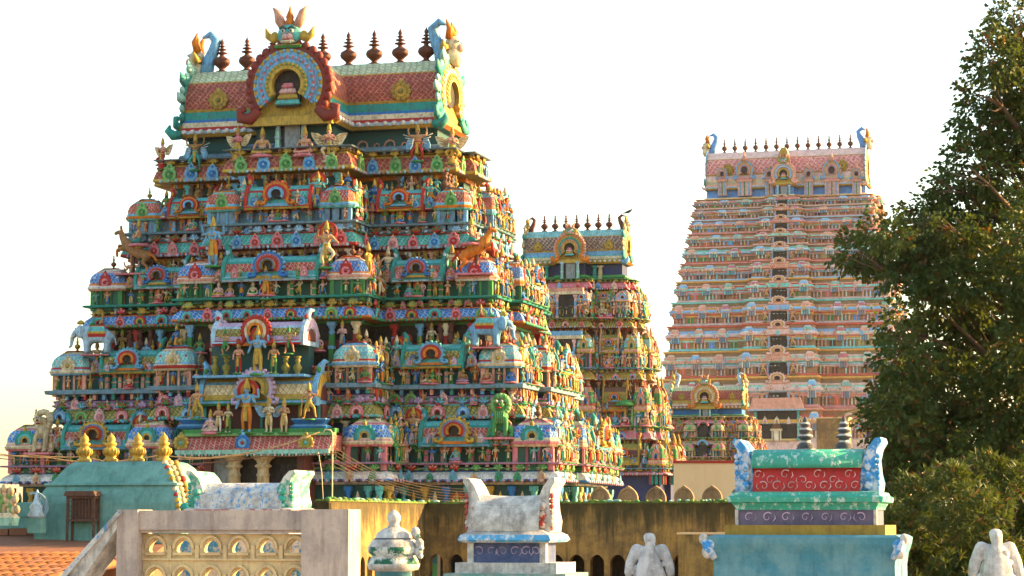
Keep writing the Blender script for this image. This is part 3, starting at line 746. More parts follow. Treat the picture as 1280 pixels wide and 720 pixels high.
            for i in range(m + 1):
              q = (i + .5) * L / m
              if sg[4] == 0 and sk[0] <= q <= L - sk[1]:
                T.put('neck_statue', any_statue(r, r.random() < .75), on(sg, q, -t['inset'] + .55, zb_ - .1, min(1.15, max(.4, zt - zb_))), pv)
              if sk[0] <= i * L / m <= L - sk[1]: T.put('neck_pilaster', column(P['stripe'][i % 2] if i % 3 else 'lblue', P['kcol'][i % 3]), on(sg, i * L / m, -t['inset'] + .32, w, (.3, .3, max(.3, zt - w))), pv)
    return
def pk_h(pk): return 1.0 if pk[3] == 'curl' else (.95 if pk[3] == 'shoe' else 1.1)

def tower_roof(T, rf, detail=2):
    """vaulted roof: hw, hd, e eave z, r ridge z, bw/bp central gable, list of bands"""
    hw, hd, e, rz = rf['hw'], rf['hd'], rf['e'], rf['r']; H = rz - e; A = rf['cols']
    b = MB()
    P = [(1.10, -.04, 'gold'), (1.20, .0, A['edge']), (1.20, .045, A['rope']), (1.12, .1, 'cream'), (1.04, .18, A['rope2']), (1.01, .22, A['band']), (.95, .34, 'gold'), (.98, .375, A['lat']),
         (.97, .5, A['lat']), (.90, .64, A['lat']), (.76, .78, 'gold'), (.74, .80, A['ridge']), (.5, .93, A['ridge']), (.3, 1.0, 'cream'), (0, 1.0, 'cream')]
    prof = P + [(-y, z, m) for y, z, m in P[::-1][1:]]; n = len(prof)
    def vault(L0, L1, d, X=None):
        vs = [(L0, -p[0] * d, e + p[1] * H) for p in prof] + [(L1, -p[0] * d, e + p[1] * H) for p in prof]
        ms = [prof[i][2] if prof[i][0] > 0 else prof[i + 1][2] for i in range(n - 1)]
        b.add(vs, [(i, n + i, n + i + 1, i + 1) for i in range(n - 1)] + [tuple(range(n - 1, -1, -1)), tuple(range(n, 2 * n))], ms + ['gold', 'gold'], False, X)
    vault(-hw, hw, hd)
    vault(0, hd + rf['bp'], rf['bw'], TR(rz=-PI / 2))          # cross vault to the front gable
    k = int(2 * hw / (.42 if detail > 1 else .8))
    for i in range(k):
        x = -hw + .2 + (2 * hw - .4) * i / (k - 1)
        if abs(x) > rf['bw'] * 1.15: b.ball((x, -1.21 * hd, e + .03 * H), (.13, .1, .11), 'white', 7, 5)
    for i in range(int(rf['bp'] / .42)): b.ball((1.21 * rf['bw'], -hd * 1.2 - .25 - i * .42, e + .03 * H), (.1, .13, .11), 'white', 7, 5)
    T.one('vaulted_roof', b)
    # front gable
    g = rf['g']
    T.one('front_gable', MBj(horseshoe(rf['shoe'], 21, rf['flame'])), TR(0, -hd - rf['bp'] - .25, rf['gz'], 0, (g, g * .7, g)))
    b = MB()
    b.box(-.32 * g, .32 * g, -.05, .1, -.55 * g, .05 * g, 'dark'); 
    for i, (c, wd) in enumerate((('aqua', .3), ('gold', .24), ('lpink', .2), ('pink', .13))):
        b.mould(rect(wd * g, .1), [(0, (-.5 + i * .14) * g, c), (.03 * g, (-.47 + i * .14) * g, c), (-.02 * g, (-.37 + i * .14) * g, c)])
    T.one('gable_niche', b, TR(0, -hd - rf['bp'] - .32, rf['gz']))
    T.one('lion_mask', MBj(kirtimukha('aqua', 'salmon', 'gold')), TR(0, -hd - rf['bp'] - .2, rf['gz'] + g * .98, 0, g * rf.get('mk', .40)))
    # gables on the ends
    for sd in (-1, 1):
        Xe = TR(sd * (hw + .05), 0, e + .52 * H, sd * PI / 2, (hd * 1.02, .9, H * .50))
        gab = MBj(horseshoe(('teal', 'gold', 'cream', 'ochre', 'gold') if sd > 0 else ('teal', 'cream', 'gold', 'ochre'), 17, rf['feather']))
        go = T.one('end_gable', gab, Xe)
        if detail > 1:
            f = MB()
            for i in range(9):
                a = -.5 + (PI + 1.0) * i / 8
                c = Vector((math.cos(a), 0, math.sin(a)))
                f.tube([c * .92, c * 1.15 + Vector((0, .0, .03)), c * 1.28 + Vector((0, -.04, .16))], [.15, .17, .02], rf['feather'] if i % 2 else 'teal', 6)
            f.obj('feather_crest', go)
        T.one('ridge_beast', MBj(yali_horn(*rf['horn'])), TR(sd * (hw - .08), 0, rz - .1, 0 if sd > 0 else PI, rf['hs']))
        b = MB(); b.tube([(sd * hw, -hd * 1.15, e), (sd * (hw + .3), -hd * 1.25, e - .05), (sd * (hw + .55), -hd * 1.25, e + .2), (sd * (hw + .5), -hd * 1.2, e + .45)], [.22, .24, .18, .05], A['band'], 7)
        T.one('eave_scroll', b)
    for i in range(rf['nf']):
        x = -rf['fw'] + 2 * rf['fw'] * i / (rf['nf'] - 1)
        T.put('finial', kalasha('copper'), TR(x, 0, rz - .04, 0, (rf['fsz'] * rf.get('fat', 1), rf['fsz'] * rf.get('fat', 1), rf['fsz'])), 0)
    for sd in (-1, 1): T.one('roof_medallion', MBj(plaque('ochre', 'gold', 'olive', 'lotus')), TR(sd * (hw * .72), -hd * 1.0, e + .36 * H, 0, (H * .34, H * .2, H * .3)))
def MBj(me):
    b = MB(); b.join(me, Matrix.Identity(4)); return b

def griva(T, g, rf, r, detail=2):
    """the neck under the roof: walls, corner posts, doorway in the central bay"""
    b = MB(); hw, hd, bw, bp, z0, z1 = g['hw'], g['hd'], g['bw'], g['bp'], g['z0'], g['z1']; H = z1 - z0
    pl = [(-hw, -hd), (-bw, -hd), (-bw, -hd - bp), (bw, -hd - bp), (bw, -hd), (hw, -hd), (hw, hd), (-hw, hd)]
    b.mould(pl, [(.25, z0, 'dgreen'), (.25, z0 + .1 * H, g['rail']), (.35, z0 + .12 * H, g['rail']), (.3, z0 + .22 * H, g['rail']), (.12, z0 + .28 * H, g['wall']), (0, z0 + .3 * H, g['wall']), (0, z0 + .86 * H, 'dteal'), (.3, z0 + .9 * H, 'orange'), (.5, z1, 'orange')])
    T.one('roof_neck', b)
    dw = g['dw']; y = -hd - bp
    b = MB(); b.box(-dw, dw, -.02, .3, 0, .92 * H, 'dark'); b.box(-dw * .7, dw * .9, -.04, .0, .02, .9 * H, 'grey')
    o = T.one('doorway', b, TR(0, y - .36, z0))
    for sd in (-1, 1):
        c = MB(); c.join(column('mint', 'pblue'), TR(sd * dw * 1.35, -.1, 0, 0, (dw * .55, .3, H * .98))); c.obj('door_pilaster', o)

def gopuram(name, label, center, pxcal, tiers, rf, gr, pals, seed, detail=2, group=None):
    T = Thing(name, gridM(center[0], center[1]), label, 'temple tower', group)
    T.M = T.root.matrix_world.copy(); r = random.Random(seed)
    def z_at(py, yl, xl=0.0):
        p = T.M @ Vector((xl, yl, 0)); return zpx(py, p.y)
    T.z_at = z_at
    prev = None
    for i, t in enumerate(tiers):              # listed from the top down
        t['rank'] = i
        for k in ('k0', 'k1', 'l', 'w', 'd'): t[k] = z_at(t['p' + k], -t['hd'])
    for i, t in enumerate(tiers):
        nx = tiers[i + 1] if i + 1 < len(tiers) else None
        t['n0'] = (nx['l'] + .02) if nx else 0.0
        t['dw'] = t['hw'] - tiers[i - 1]['hw'] if i else 1; t['dd'] = t['hd'] - tiers[i - 1]['hd'] if i else 1
        t['inset'] = (t['hd'] - tiers[i - 1]['hd'] + .5) if i else 1.5
        t['pal'] = pals[i]; t['up'] = tiers[i - 1]['k0'] - .12 if i else t['d']
        tier(T, t, r, detail, hara=(i > 0))
    rf['e'] = z_at(rf['pe'], -rf['hd']); rf['r'] = z_at(rf['pr'], 0); rf['gz'] = z_at(rf['pgz'], -rf['hd'] - rf['bp'])
    gr['z0'] = tiers[0]['l']; gr['z1'] = rf['e'] + .02
    griva(T, gr, rf, r, detail); tower_roof(T, rf, detail)
    return T, r
def local_px(T, px, py, yl):
    """local x, z of the point seen at a pixel on the plane local y = yl"""
    Mi = T.M.inverted(); o = Mi @ Vector((0, 0, ZC)); q = Mi @ U(px, py, 100); d = q - o; t = (yl - o.y) / d.y; p = o + d * t
    return p.x, p.z

def pal(**k):
    d = dict(neck='dteal', stripe=('blue', 'red', 'gold'), kedge='gold', lat='lat_red', lotus='olive', lotus2='ochre', ledge='bluegrey', tooth=('pblue', 'salmon'), wall='dteal', plq=[('lgreen', 'green', 'gold', 'curl')],
             boss=[('green', 'gold')], fin='ochre', kplq=('lgreen', 'green', 'gold', 'curl'), klat='lat_red_small', kcol=('orange', 'lblue', 'aqua'), pil='lblue', pil2='orange', shoe=('orange', 'red', 'lblue'), shoelobe='red',
             slat='lat_teal', scol=('aqua', 'pink', 'gold'), plq2=[('lblue', 'blue', 'gold', 'curl'), ('pink', 'red', 'gold', 'curl')], bal='brown')
    d.update(k); return d
C_, SH, LO = 'curl', 'shoe', 'lotus'
PALS = [
    pal(neck='dteal', stripe=('blue', 'orange', 'gold'), kedge='gold', lat='lat_red', lotus='olive', lotus2='ochre', ledge='bluegrey', plq=[('lgreen', 'green', 'gold', C_), ('lblue', 'blue', 'pblue', C_)], boss=[('ochre', 'gold'), ('olive', 'ochre')]),
    pal(neck='maroon', stripe=('maroon', 'salmon', 'lpink'), kedge='red', lat='lat_teal', lotus='lblue', lotus2='pblue', ledge='bluegrey', tooth=('pblue', 'grey'), wall='bluegrey', plq=[('pink', 'red', 'gold', C_), ('lblue', 'blue', 'pblue', C_), ('pink', 'salmon', 'gold', C_)],
        boss=[('lblue', 'pblue'), ('green', 'red')], klat='lat_red_small', kcol=('orange', 'lblue', 'aqua'), kplq=('lgreen', 'green', 'gold', C_), slat='lat_teal', scol=('aqua', 'red', 'gold'), shoe=('orange', 'red', 'lblue'), shoelobe='red', pil='lblue', pil2='orange',
        plq2=[('lblue', 'blue', 'gold', C_), ('lpink', 'pink', 'gold', C_)], bal='brown'),
    pal(neck='dark', stripe=('dred', 'green', 'dred'), kedge='orange', lat='lat_blue', lotus='maroon', lotus2='ochre', ledge='teal', tooth=('teal', 'green'), wall='dgreen', plq=[('aqua', 'teal', 'red', SH), ('pink', 'red', 'green', C_), ('red', 'gold', 'green', SH)],
        boss=[('ochre', 'gold'), ('pink', 'red'), ('lgreen', 'gold')], fin='brown', klat='lat_blue', kcol=('orange', 'white', 'salmon'), kplq=('red', 'pink', 'dred', C_), slat='lat_red_small', scol=('aqua', 'teal', 'pblue'), shoe=('blue', 'pink', 'red', 'gold'), shoelobe='lblue',
        pil='green', pil2='salmon', plq2=[('pink', 'lpink', 'red', C_), ('lgreen', 'green', 'gold', SH), ('pink', 'red', 'pink', SH)], bal='ochre'),
    pal(neck='navy', stripe=('red', 'green', 'pink'), kedge='aqua', lat='lat_olive', lotus='lilac', lotus2='purple', ledge='bluegrey', tooth=('salmon', 'lblue', 'teal', 'red'), wall='dteal', plq=[('pink', 'lpink', 'red', SH), ('lblue', 'pblue', 'blue', SH), ('lpink', 'pink', 'gold', C_)],
        boss=[('green', 'lblue'), ('red', 'green'), ('lilac', 'purple')], fin='ochre', klat='lat_aqua', kcol=('red', 'lblue', 'cream'), kplq=('cream', 'sand', 'gold', LO), slat='lat_olive', scol=('aqua', 'teal', 'gold'), shoe=('lblue', 'red', 'orange'), shoelobe='aqua',
        pil='salmon', pil2='teal', plq2=[('lilac', 'lpink', 'purple', C_), ('lgreen', 'green', 'olive', SH)], bal='maroon'),
    pal(neck='dteal', stripe=('green', 'white', 'red'), kedge='blue', lat='white', lotus='green', lotus2='lgreen', ledge='purple', tooth=('lilac', 'maroon'), wall='dgreen', plq=[('lblue', 'aqua', 'blue', C_), ('sand', 'salmon', 'ochre', C_), ('teal', 'green', 'gold', C_)],
        boss=[('green', 'lgreen'), ('salmon', 'red')], fin='brown', klat='lat_blue', kcol=('cream', 'cream', 'pink'), kplq=('teal', 'aqua', 'gold', SH), slat='lat_red_small', scol=('aqua', 'teal', 'lblue'), shoe=('gold', 'lblue', 'red', 'orange'), shoelobe='gold',
        pil='pink', pil2='green', plq2=[('lilac', 'cream', 'purple', C_), ('green', 'teal', 'green', C_)], bal='olive')]
def tr(hw, hd, bw, bp, pk0, pk1, pl, pw, pd, kw=.72, big=1.25, psp=.92, sb=None, sp=.5, fs=.5, **k):
    d = dict(hw=hw, hd=hd, bw=bw, bp=bp, pk0=pk0, pk1=pk1, pl=pl, pw=pw, pd=pd, kw=kw, big=big, psp=psp, sb=sb or hd * .45, sp=sp, fs=fs); d.update(k); return d
T1T = [tr(6.95, 2.4, 2.75, 2.0, 222, 200, 193, 190, 180, psp=1.0), tr(8.0, 3.5, 3.35, 2.0, 316, 297, 285, 267, 240), tr(9.4, 4.4, 4.25, 2.0, 405, 389, 376, 355, 327, kw=.78), tr(10.75, 5.3, 4.9, 2.0, 526, 508, 484, 462, 432, kw=.82, bayshrine=0),
       tr(12.5, 6.0, 5.8, 2.0, 603, 590, 580, 558, 526, kw=.9, bayshrine=0, big=1.3, sp=.4)]
rf1 = dict(hw=6.1, hd=1.9, bw=1.9, bp=2.3, pe=163, pr=86, pgz=108, g=1.78, mk=.54, cols=dict(edge='pblue', rope='red', rope2='blue', band='teal', lat='lat_red', ridge='lat_green'), shoe=('dred', 'gold', 'lblue', 'pink', 'lblue', 'lgreen', 'gold'), flame='dred',
           feather='mint', horn=('lblue', 'cream', 'orange'), hs=2.0, nf=9, fw=5.0, fsz=1.75, fat=1.0)
T1, r1 = gopuram('temple_tower', 'nearest and largest painted temple tower, crowded with stucco figures, on the left', (-8.75, 109.5), None, T1T, rf1, dict(hw=6.0, hd=1.5, bw=1.8, bp=2.2, dw=.45, rail='bluegrey', wall='dteal'), PALS, 11)

# hero figures of the near tower
def hero(T, nm, me, px, py, yl, s, rz=0, label=None):
    x, z = local_px(T, px, py, yl)
    o = link(nm, me, T.root, TR(x, yl, z, rz, s)); tag(o, label); return o
ta, tb, tc_, td, te = T1T
fy = -ta['hd'] - ta['bp'] + .1
hero(T1, 'seated_statue', statue('seat', 'flesh', 'gold', 'gold', ''), 328, 195, fy - .1, 1.75, .15); hero(T1, 'seated_statue', statue('seat', 'salmon', 'red', 'gold', 'bare'), 381, 194, fy - .1, 1.75, -.05)
hero(T1, 'winged_statue', statue('garuda', 'salmon', 'cream', 'gold'), 411, 204, fy - .1, 1.6, .25); hero(T1, 'winged_statue', statue('garuda', 'pink', 'gold', 'gold'), 297, 202, fy - .1, 1.4, -.3)
hero(T1, 'winged_statue', statue('garuda', 'salmon', 'gold', 'gold'), 565, 206, -ta['hd'], 1.5, .3); hero(T1, 'winged_statue', statue('garuda', 'salmon', 'red', 'gold'), 203, 212, -ta['hd'], 1.3, -.5)
hero(T1, 'bearer_statue', statue('atlas', 'brownskin', 'teal', 'gold', 'barewing'), 244, 213, -ta['hd'] - .25, 1.5); hero(T1, 'bearer_statue', statue('atlas', 'flesh', 'red', 'gold', 'barewing'), 522, 202, -ta['hd'] - .25, 1.5)
b = MB()
for i in range(3):
    for q in (0, 1):
        pts = []
        for j in range(16):
            a = j * .42; rr = .3 * (1 - j / 17); pts.append(((-1.6 + i * 1.3) + (rr * math.cos(a + PI * q)) + q * .62, 0, rr * math.sin(a) * (1 if q else -1)))
        b.tube(pts, [.055 - .002 * j for j in range(16)], 'salmon', 5)
x, z = local_px(T1, 480, 182, -1.6); b.obj('scroll_panel', T1.root, TR(x, -1.56, z))
yt = -tc_['hd'] - tc_['bp']
hero(T1, 'horse_rider_statue', beast_mesh('horse', 'brownskin', 'orange'), 170, 342, -tc_['hd'] + .1, 1.3, PI + .15, 'brown rearing horse with rider'); hero(T1, 'horse_rider_statue', beast_mesh('horse', 'orange', 'red'), 592, 342, -tc_['hd'] - .2, 1.3, .1, 'orange rearing horse with rider')
hero(T1, 'elephant_statue', beast_mesh('elephant', 'pblue', 'pblue'), 122, 443, -td['hd'] - .1, 1.0, PI + .2, 'pale elephant carrying riders'); hero(T1, 'elephant_statue', beast_mesh('elephant', 'lblue', 'lblue'), 607, 434, -td['hd'] - .2, 1.0, .15, 'blue elephant carrying riders')
hero(T1, 'lion_statue', beast_mesh('lion', 'sand', 'cream'), 56, 566, -te['hd'] + .1, 1.5, -.1, 'cream seated lion'); hero(T1, 'lion_statue', beast_mesh('lion', 'green', 'lgreen'), 627, 547, -te['hd'] + .1, 1.45, .05, 'green seated lion')
hero(T1, 'large_statue', statue('deity', 'lblue', 'orange', 'gold', 'bare'), 266, 333, yt - .1, 1.9); hero(T1, 'large_statue', statue('dance', 'flesh', 'cream', 'gold', 'halo'), 408, 335, yt - .1, 1.8)
hero(T1, 'large_statue', statue('stand', 'lblue', 'orange', 'gold', ''), 332, 374, yt - .35, 1.35)
# the two vaulted shrines and the porch in the middle of the lower storeys
yq = -td['hd'] - td['bp']
def mid_shala(py_e, py_r, hwid, dp, yl, P, px=322):
    x, z0 = local_px(T1, px, py_e, yl - dp); _, z1 = local_px(T1, px, py_r, yl)
    o = link('barrel_shrine', barrel(P[0], *P[1], round(hwid / dp, 2)), T1.root, TR(x, yl, z0, 0, (dp, dp, z1 - z0)))
    g = min(1.0, (z1 - z0)); link('horseshoe_gable', horseshoe(P[2], 17, P[3]), o, TR(0, -1.22, .5, 0, (P[4] / dp, 1, P[4] / (z1 - z0))))
    return x, z0, z1
mid_shala(429, 402, 2.0, .9, yq - .3, ('lat_olive', ('lilac', 'pblue', 'red'), ('red', 'cream', 'orange'), 'red', .62))
mid_shala(504, 469, 2.55, 1.0, yq - .3, ('lat_cream', ('gold', 'lblue', 'green'), ('lilac', 'olive', 'gold'), 'lilac', .78))
b = MB(); xa, za = local_px(T1, 320, 470, yq - .8); _, zb = local_px(T1, 320, 432, yq - .8)
b.box(xa - 2.3, xa + 2.3, yq - .8, yq + .3, za - .5, za + .05, 'maroon'); b.box(xa - 2.5, xa + 2.5, yq - 1.75, yq + .3, za - .1, za, 'lblue'); b.box(xa - 2.2, xa + 2.2, yq - .35, yq + .3, za, zb, 'dteal'); b.obj('deity_platform', T1.root)
hero(T1, 'large_statue', statue('deity', 'lblue', 'gold', 'gold', 'halo'), 322, 468, yq - 1.6, 1.8); hero(T1, 'large_statue', statue('stand', 'salmon', 'red', 'gold', ''), 298, 467, yq - 1.5, 1.25); hero(T1, 'large_statue', statue('stand', 'flesh', 'green', 'gold', ''), 342, 467, yq - 1.5, 1.25)
hero(T1, 'dancing_statue', statue('dance', 'flesh', 'green', 'green', 'bare'), 281, 444, yq - 1.45, 1.0); hero(T1, 'dancing_statue', statue('guard', 'flesh', 'red', 'green', 'bare'), 361, 442, yq - 1.45, 1.0)
for px in (269, 283, 357, 372): hero(T1, 'urn_baluster', baluster('olive'), px, 469, yq - 1.1, (.95, .95, .8))
ye = -te['hd'] - te['bp']
b = MB(); xa, za = local_px(T1, 320, 545, ye - .9); _, zb = local_px(T1, 320, 505, ye - .9)
b.box(xa - 2.7, xa + 2.7, yq - .9, yq + .3, za - .4, zb, 'maroon')
for i in range(7): b.box(xa - 2.6 + i * .85, xa - 2.5 + i * .85, yq - 1.0, yq - .8, za - .4, zb - .05, ('teal', 'red', 'olive')[i % 3])
b.obj('recess_wall', T1.root)
for px, me, s in ((308, statue('deity', 'lblue', 'orange', 'gold', 'halo'), 2.0), (285, statue('stand', 'cream', 'green', 'gold', ''), 1.1), (273, statue('namaste', 'flesh', 'white', 'gold', ''), 1.15), (263, statue('lean', 'lpink', 'cream', 'gold', 'bare'), 1.3), (336, statue('namaste', 'cream', 'cream', 'gold', 'wing'), 1.35), (355, statue('namaste', 'flesh', 'cream', 'gold', ''), 1.3), (246, statue('guard', 'flesh', 'gold', 'gold', 'bareclub'), 1.35), (386, statue('guard', 'flesh', 'gold', 'gold', 'bareclub'), 1.35)):
    hero(T1, 'large_statue', me, px, 524 if px in (246, 386) else 541, ye - 1.2, s)
for px in (246, 388):
    x, z = local_px(T1, px, 533, ye - .75); b = MB(); b.mould(rect(.75, .3), [(0, z - .1, 'blue'), (.05, z, 'lblue'), (-.12, z + .1, 'blue'), (.02, z + .28, 'lblue'), (0, z + .33, 'blue')], True, TR(x, ye - .7)); b.obj('statue_pedestal', T1.root)
# porch: sloping scale-painted eave, dark room, two thick columns
xe, z0 = local_px(T1, 318, 564, ye - 1.6); _, z1 = local_px(T1, 318, 545, ye - 1.0); hwp = 3.35
b = MB()
b.add([(xe - hwp, ye - 1.9, z0), (xe + hwp, ye - 1.9, z0), (xe + hwp, ye - 1.1, z1), (xe - hwp, ye - 1.1, z1), (xe - hwp, ye + .2, z0), (xe + hwp, ye + .2, z0), (xe + hwp, ye + .2, z1), (xe - hwp, ye + .2, z1)],
      [(0, 1, 2, 3), (1, 5, 6, 2), (3, 2, 6, 7), (4, 0, 3, 7), (0, 4, 5, 1)], ['lat_red_small', 'lat_red_small', 'green', 'lat_red_small', 'dark'])
b.box(xe - hwp - .05, xe + hwp + .05, ye - 1.97, ye - 1.8, z0 - .12, z0 + .05, 'mint'); b.box(xe - hwp, xe + hwp, ye - 1.25, ye - .9, z1, z1 + .12, 'lgreen'); b.box(xe - hwp, xe + hwp, ye - 1.1, ye - .6, z1 + .12, z1 + .3, 'green')
for i in range(44): b.ball((xe - hwp + .08 + i * .154, ye - 1.92, z0 - .12), (.06, .05, .1), 'aqua' if i % 2 else 'white', 5, 4)
o = b.obj('porch_eave', T1.root)
for px, c in ((305, ('blue', 'lblue', 'red')), (384, ('gold', 'olive', 'aqua')), (228, ('gold', 'olive', 'aqua'))):
    x, z = local_px(T1, px, 561, ye - 1.55); link('eave_medallion', plaque(*c, 'lotus'), o, TR(x, ye - 1.7, z - .1, 0, .75, rx=-.9 if 0 else 0))
b = MB(); _, zf = local_px(T1, 318, 640, ye - .5)
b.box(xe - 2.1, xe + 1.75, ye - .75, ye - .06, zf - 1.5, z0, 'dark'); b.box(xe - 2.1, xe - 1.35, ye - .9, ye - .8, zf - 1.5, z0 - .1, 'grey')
for sx in (-2.25, 1.9): b.box(xe + sx - .16, xe + sx + .16, ye - 1.2, ye + .2, zf - 1.5, z0 - .05, 'maroon')
b.obj('porch_room', T1.root)
for px in (293, 329):
    x, z = local_px(T1, px, 640, ye - 1.1); b = MB()
    c = z0 - .08; b.lathe([(.26, z - 1), (.26, c - .95), (.3, c - .9), (.24, c - .8), (.24, c - .62), (.36, c - .56), (.36, c - .5), (.25, c - .44), (.32, c - .3), (.55, c - .12), (.6, c)], 'sand', 12, TR(x, ye - 1.15)); b.obj('porch_column', T1.root)
# ground storey wall: pilasters, niches and figures
gw = MB(); zk = te['k0'] - .1
for sg in segs(te):
    n = max(2, int(sg[3] / .85))
    for i in range(n + 1):
        if sg[0] == 'bay' and 2.4 < i * sg[3] / n < 9: continue
        T1.put('wall_pilaster_tall', column(('lblue', 'pink', 'green', 'aqua')[i % 4], ('aqua', 'gold', 'blue')[i % 3]), on(sg, i * sg[3] / n, -.32, zk - 2.6, (.28, .28, 2.5)), 0 if sg[4] == 0 else 2)
    for i in range(n):
        if sg[0] == 'bay' and 2.0 < (i + .5) * sg[3] / n < 9.6: continue
        T1.put('standing_statue', any_statue(r1, True), on(sg, (i + .5) * sg[3] / n, -.2, zk - 1.75, 1.25), .1 if sg[4] == 0 else 2)
T1.done()

# ------------------------------------------------------------------ the middle tower
PB = [pal(neck='dteal', lat='pink', kedge='red', lotus='green', lotus2='lgreen', ledge='green', plq=[('lpink', 'cream', 'lblue', C_), ('lblue', 'pblue', 'pink', C_)], boss=[('green', 'gold')]),
      pal(neck='maroon', lat='lat_olive', kedge='ochre', lotus='olive', ledge='sand', wall='bluegrey', plq=[('pink', 'red', 'gold', LO), ('salmon', 'lpink', 'red', SH)], klat='salmon', kcol=('lblue', 'gold', 'lpink'), pil='salmon', pil2='pblue', slat='sand', scol=('ochre', 'green', 'lpink'), kplq=('lblue', 'pblue', 'red', SH)),
      pal(neck='brown', lat='ochre', kedge='gold', lotus='lblue', ledge='lblue', wall='dteal', plq=[('pink', 'salmon', 'lblue', SH), ('lblue', 'pink', 'red', SH)], klat='lat_aqua', kcol=('salmon', 'green', 'gold'), pil='pink', pil2='aqua', slat='ochre', scol=('olive', 'salmon', 'gold'), kplq=('gold', 'salmon', 'green', SH)),
      pal(neck='dteal', lat='pink', kedge='salmon', lotus='green', ledge='green', wall='teal', plq=[('lblue', 'pink', 'blue', SH), ('red', 'pink', 'gold', C_)], klat='green', kcol=('salmon', 'red', 'gold'), pil='lpink', pil2='orange', slat='olive', scol=('brown', 'ochre', 'orange'), kplq=('pink', 'gold', 'blue', SH)),
      pal(neck='navy', lat='pink', kedge='red', lotus='lblue', ledge='lblue', wall='teal', plq=[('lpink', 'pblue', 'red', C_)], klat='green', kcol=('salmon', 'red', 'gold'), pil='red', pil2='lblue', slat='maroon', scol=('olive', 'ochre', 'gold'), kplq=('pink', 'gold', 'blue', SH))]
k2 = dict(bayshrine=0, kw=.62, big=1.1, psp=1.2, sp=.5, fs=.5)
T2T = [tr(4.55, 1.9, 1.75, 1.1, 363, 354, 350, 349, 345, **k2), tr(5.15, 2.4, 1.9, 1.2, 411, 403, 399, 378, 364, **k2), tr(6.0, 2.9, 2.2, 1.2, 476, 467, 461, 441, 418, **k2), tr(6.9, 3.5, 2.5, 1.3, 550, 539, 534, 513, 483, **k2), tr(8.3, 4.2, 2.8, 1.3, 594, 590, 586, 580, 554, **k2)]
rf2 = dict(hw=4.3, hd=1.35, bw=1.1, bp=1.0, pe=329, pr=289, pgz=311, g=1.22, mk=.42, cols=dict(edge='ochre', rope='olive', rope2='aqua', band='lblue', lat='lat_brown', ridge='lat_aqua'), shoe=('orange', 'gold', 'teal', 'pink', 'gold'), flame='salmon', feather='sand', horn=('maroon', 'sand', 'gold'), hs=1.35, nf=7, fw=2.85, fsz=1.55, fat=.9)
T2, r2 = gopuram('temple_tower', 'slimmer middle tower with dark doorways stacked up its centre, half hidden by the nearest tower', (5.55, 204), None, T2T, rf2, dict(hw=4.2, hd=1.1, bw=1.15, bp=1.0, dw=.5, rail='green', wall='navy'), PB, 5, 2)
for i, t in enumerate(T2T[1:4]):
    y = -t['hd'] - t['bp']; hgt = t['d'] - t['l']
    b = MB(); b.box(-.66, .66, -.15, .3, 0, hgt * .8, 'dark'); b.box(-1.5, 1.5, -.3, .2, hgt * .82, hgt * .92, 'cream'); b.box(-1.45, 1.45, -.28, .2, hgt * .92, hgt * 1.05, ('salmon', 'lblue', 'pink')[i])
    o = b.obj('doorway', T2.root, TR(0, y - .1, t['l'] + .02))
    for sd in (-1, 1):
        link('door_pilaster', column('lblue', 'lpink'), o, TR(sd * .78, -.15, 0, 0, (.26, .26, hgt * .8))); hero_o = link('guardian_statue', statue('guard', 'salmon', 'red', 'gold', 'bareclub'), o, TR(sd * 1.2, -.3, 0, 0, 1.35))
for i, px in enumerate((678, 684, 744, 751)):
    x, z = local_px(T2, px, 350, -1.2); link('neck_column', column(('sand', 'teal')[i in (1, 2)], ('sand', 'teal')[i in (1, 2)]), T2.root, TR(x, -1.3, z, 0, (.4, .4, 1.2)))
x, z = local_px(T2, 781, 534, -T2T[3]['hd'] - .25)
b = MB(); b.lathe([(.75, 1.75), (.9, 1.85), (.6, 2.15), (.1, 2.3)], 'green', 10); b.tube([(.6, 0, 0), (.62, 0, 1.8)], .07, 'lgreen', 6); b.join(statue('seat', 'lpink', 'red', 'gold', ''), TR(0, 0, .15, 0, 1.7)); b.obj('canopied_statue', T2.root, TR(x, -T2T[3]['hd'] - .2, z))
T2.done()

# ------------------------------------------------------------------ small tower behind the cream wall
PC = [pal(neck='navy', lat='pink', kedge='gold', ledge='sand', lotus='green'), pal(neck='maroon', lat='salmon', kedge='gold', ledge='lgreen', wall='dteal', klat='sand', kcol=('salmon', 'gold', 'green'), pil='salmon', pil2='sand', slat='salmon', scol=('gold', 'red', 'sand')),
      pal(neck='maroon', lat='sand', kedge='red', ledge='lpink', wall='dteal', klat='pink', kcol=('lgreen', 'gold', 'salmon'), pil='sand', pil2='lblue', slat='sand', scol=('green', 'red', 'gold')), pal(neck='dteal', lat='salmon', kedge='red', ledge='lblue', wall='maroon', pil='salmon', pil2='sand')]
T4T = [tr(4.2, 1.9, 1.9, 1.0, 530, 525, 521, 520, 518, **k2), tr(4.8, 2.4, 2.1, 1.1, 556, 551, 547, 539, 529, **k2), tr(5.4, 2.9, 2.3, 1.1, 580, 575, 571, 563, 553, **k2), tr(6.1, 3.4, 2.5, 1.1, 604, 600, 596, 588, 577, **k2)]
rf4 = dict(hw=3.9, hd=1.35, bw=1.1, bp=1.1, pe=510, pr=483, pgz=496, g=1.35, mk=.42, cols=dict(edge='ochre', rope='red', rope2='salmon', band='gold', lat='lat_red', ridge='lat_green'), shoe=('orange', 'gold', 'cream', 'pink', 'gold'), flame='salmon', feather='sand', horn=('pblue', 'sand', 'gold'), hs=1.5, nf=2, fw=1.5, fsz=.5)
T4, r4 = gopuram('temple_tower', 'smallest tower, red roofed with a golden end gable, rising just behind the cream wall', (21.6, 263), None, T4T, rf4, dict(hw=3.8, hd=1.1, bw=1.15, bp=1.0, dw=.4, rail='lgreen', wall='blue'), PC, 23, 2)
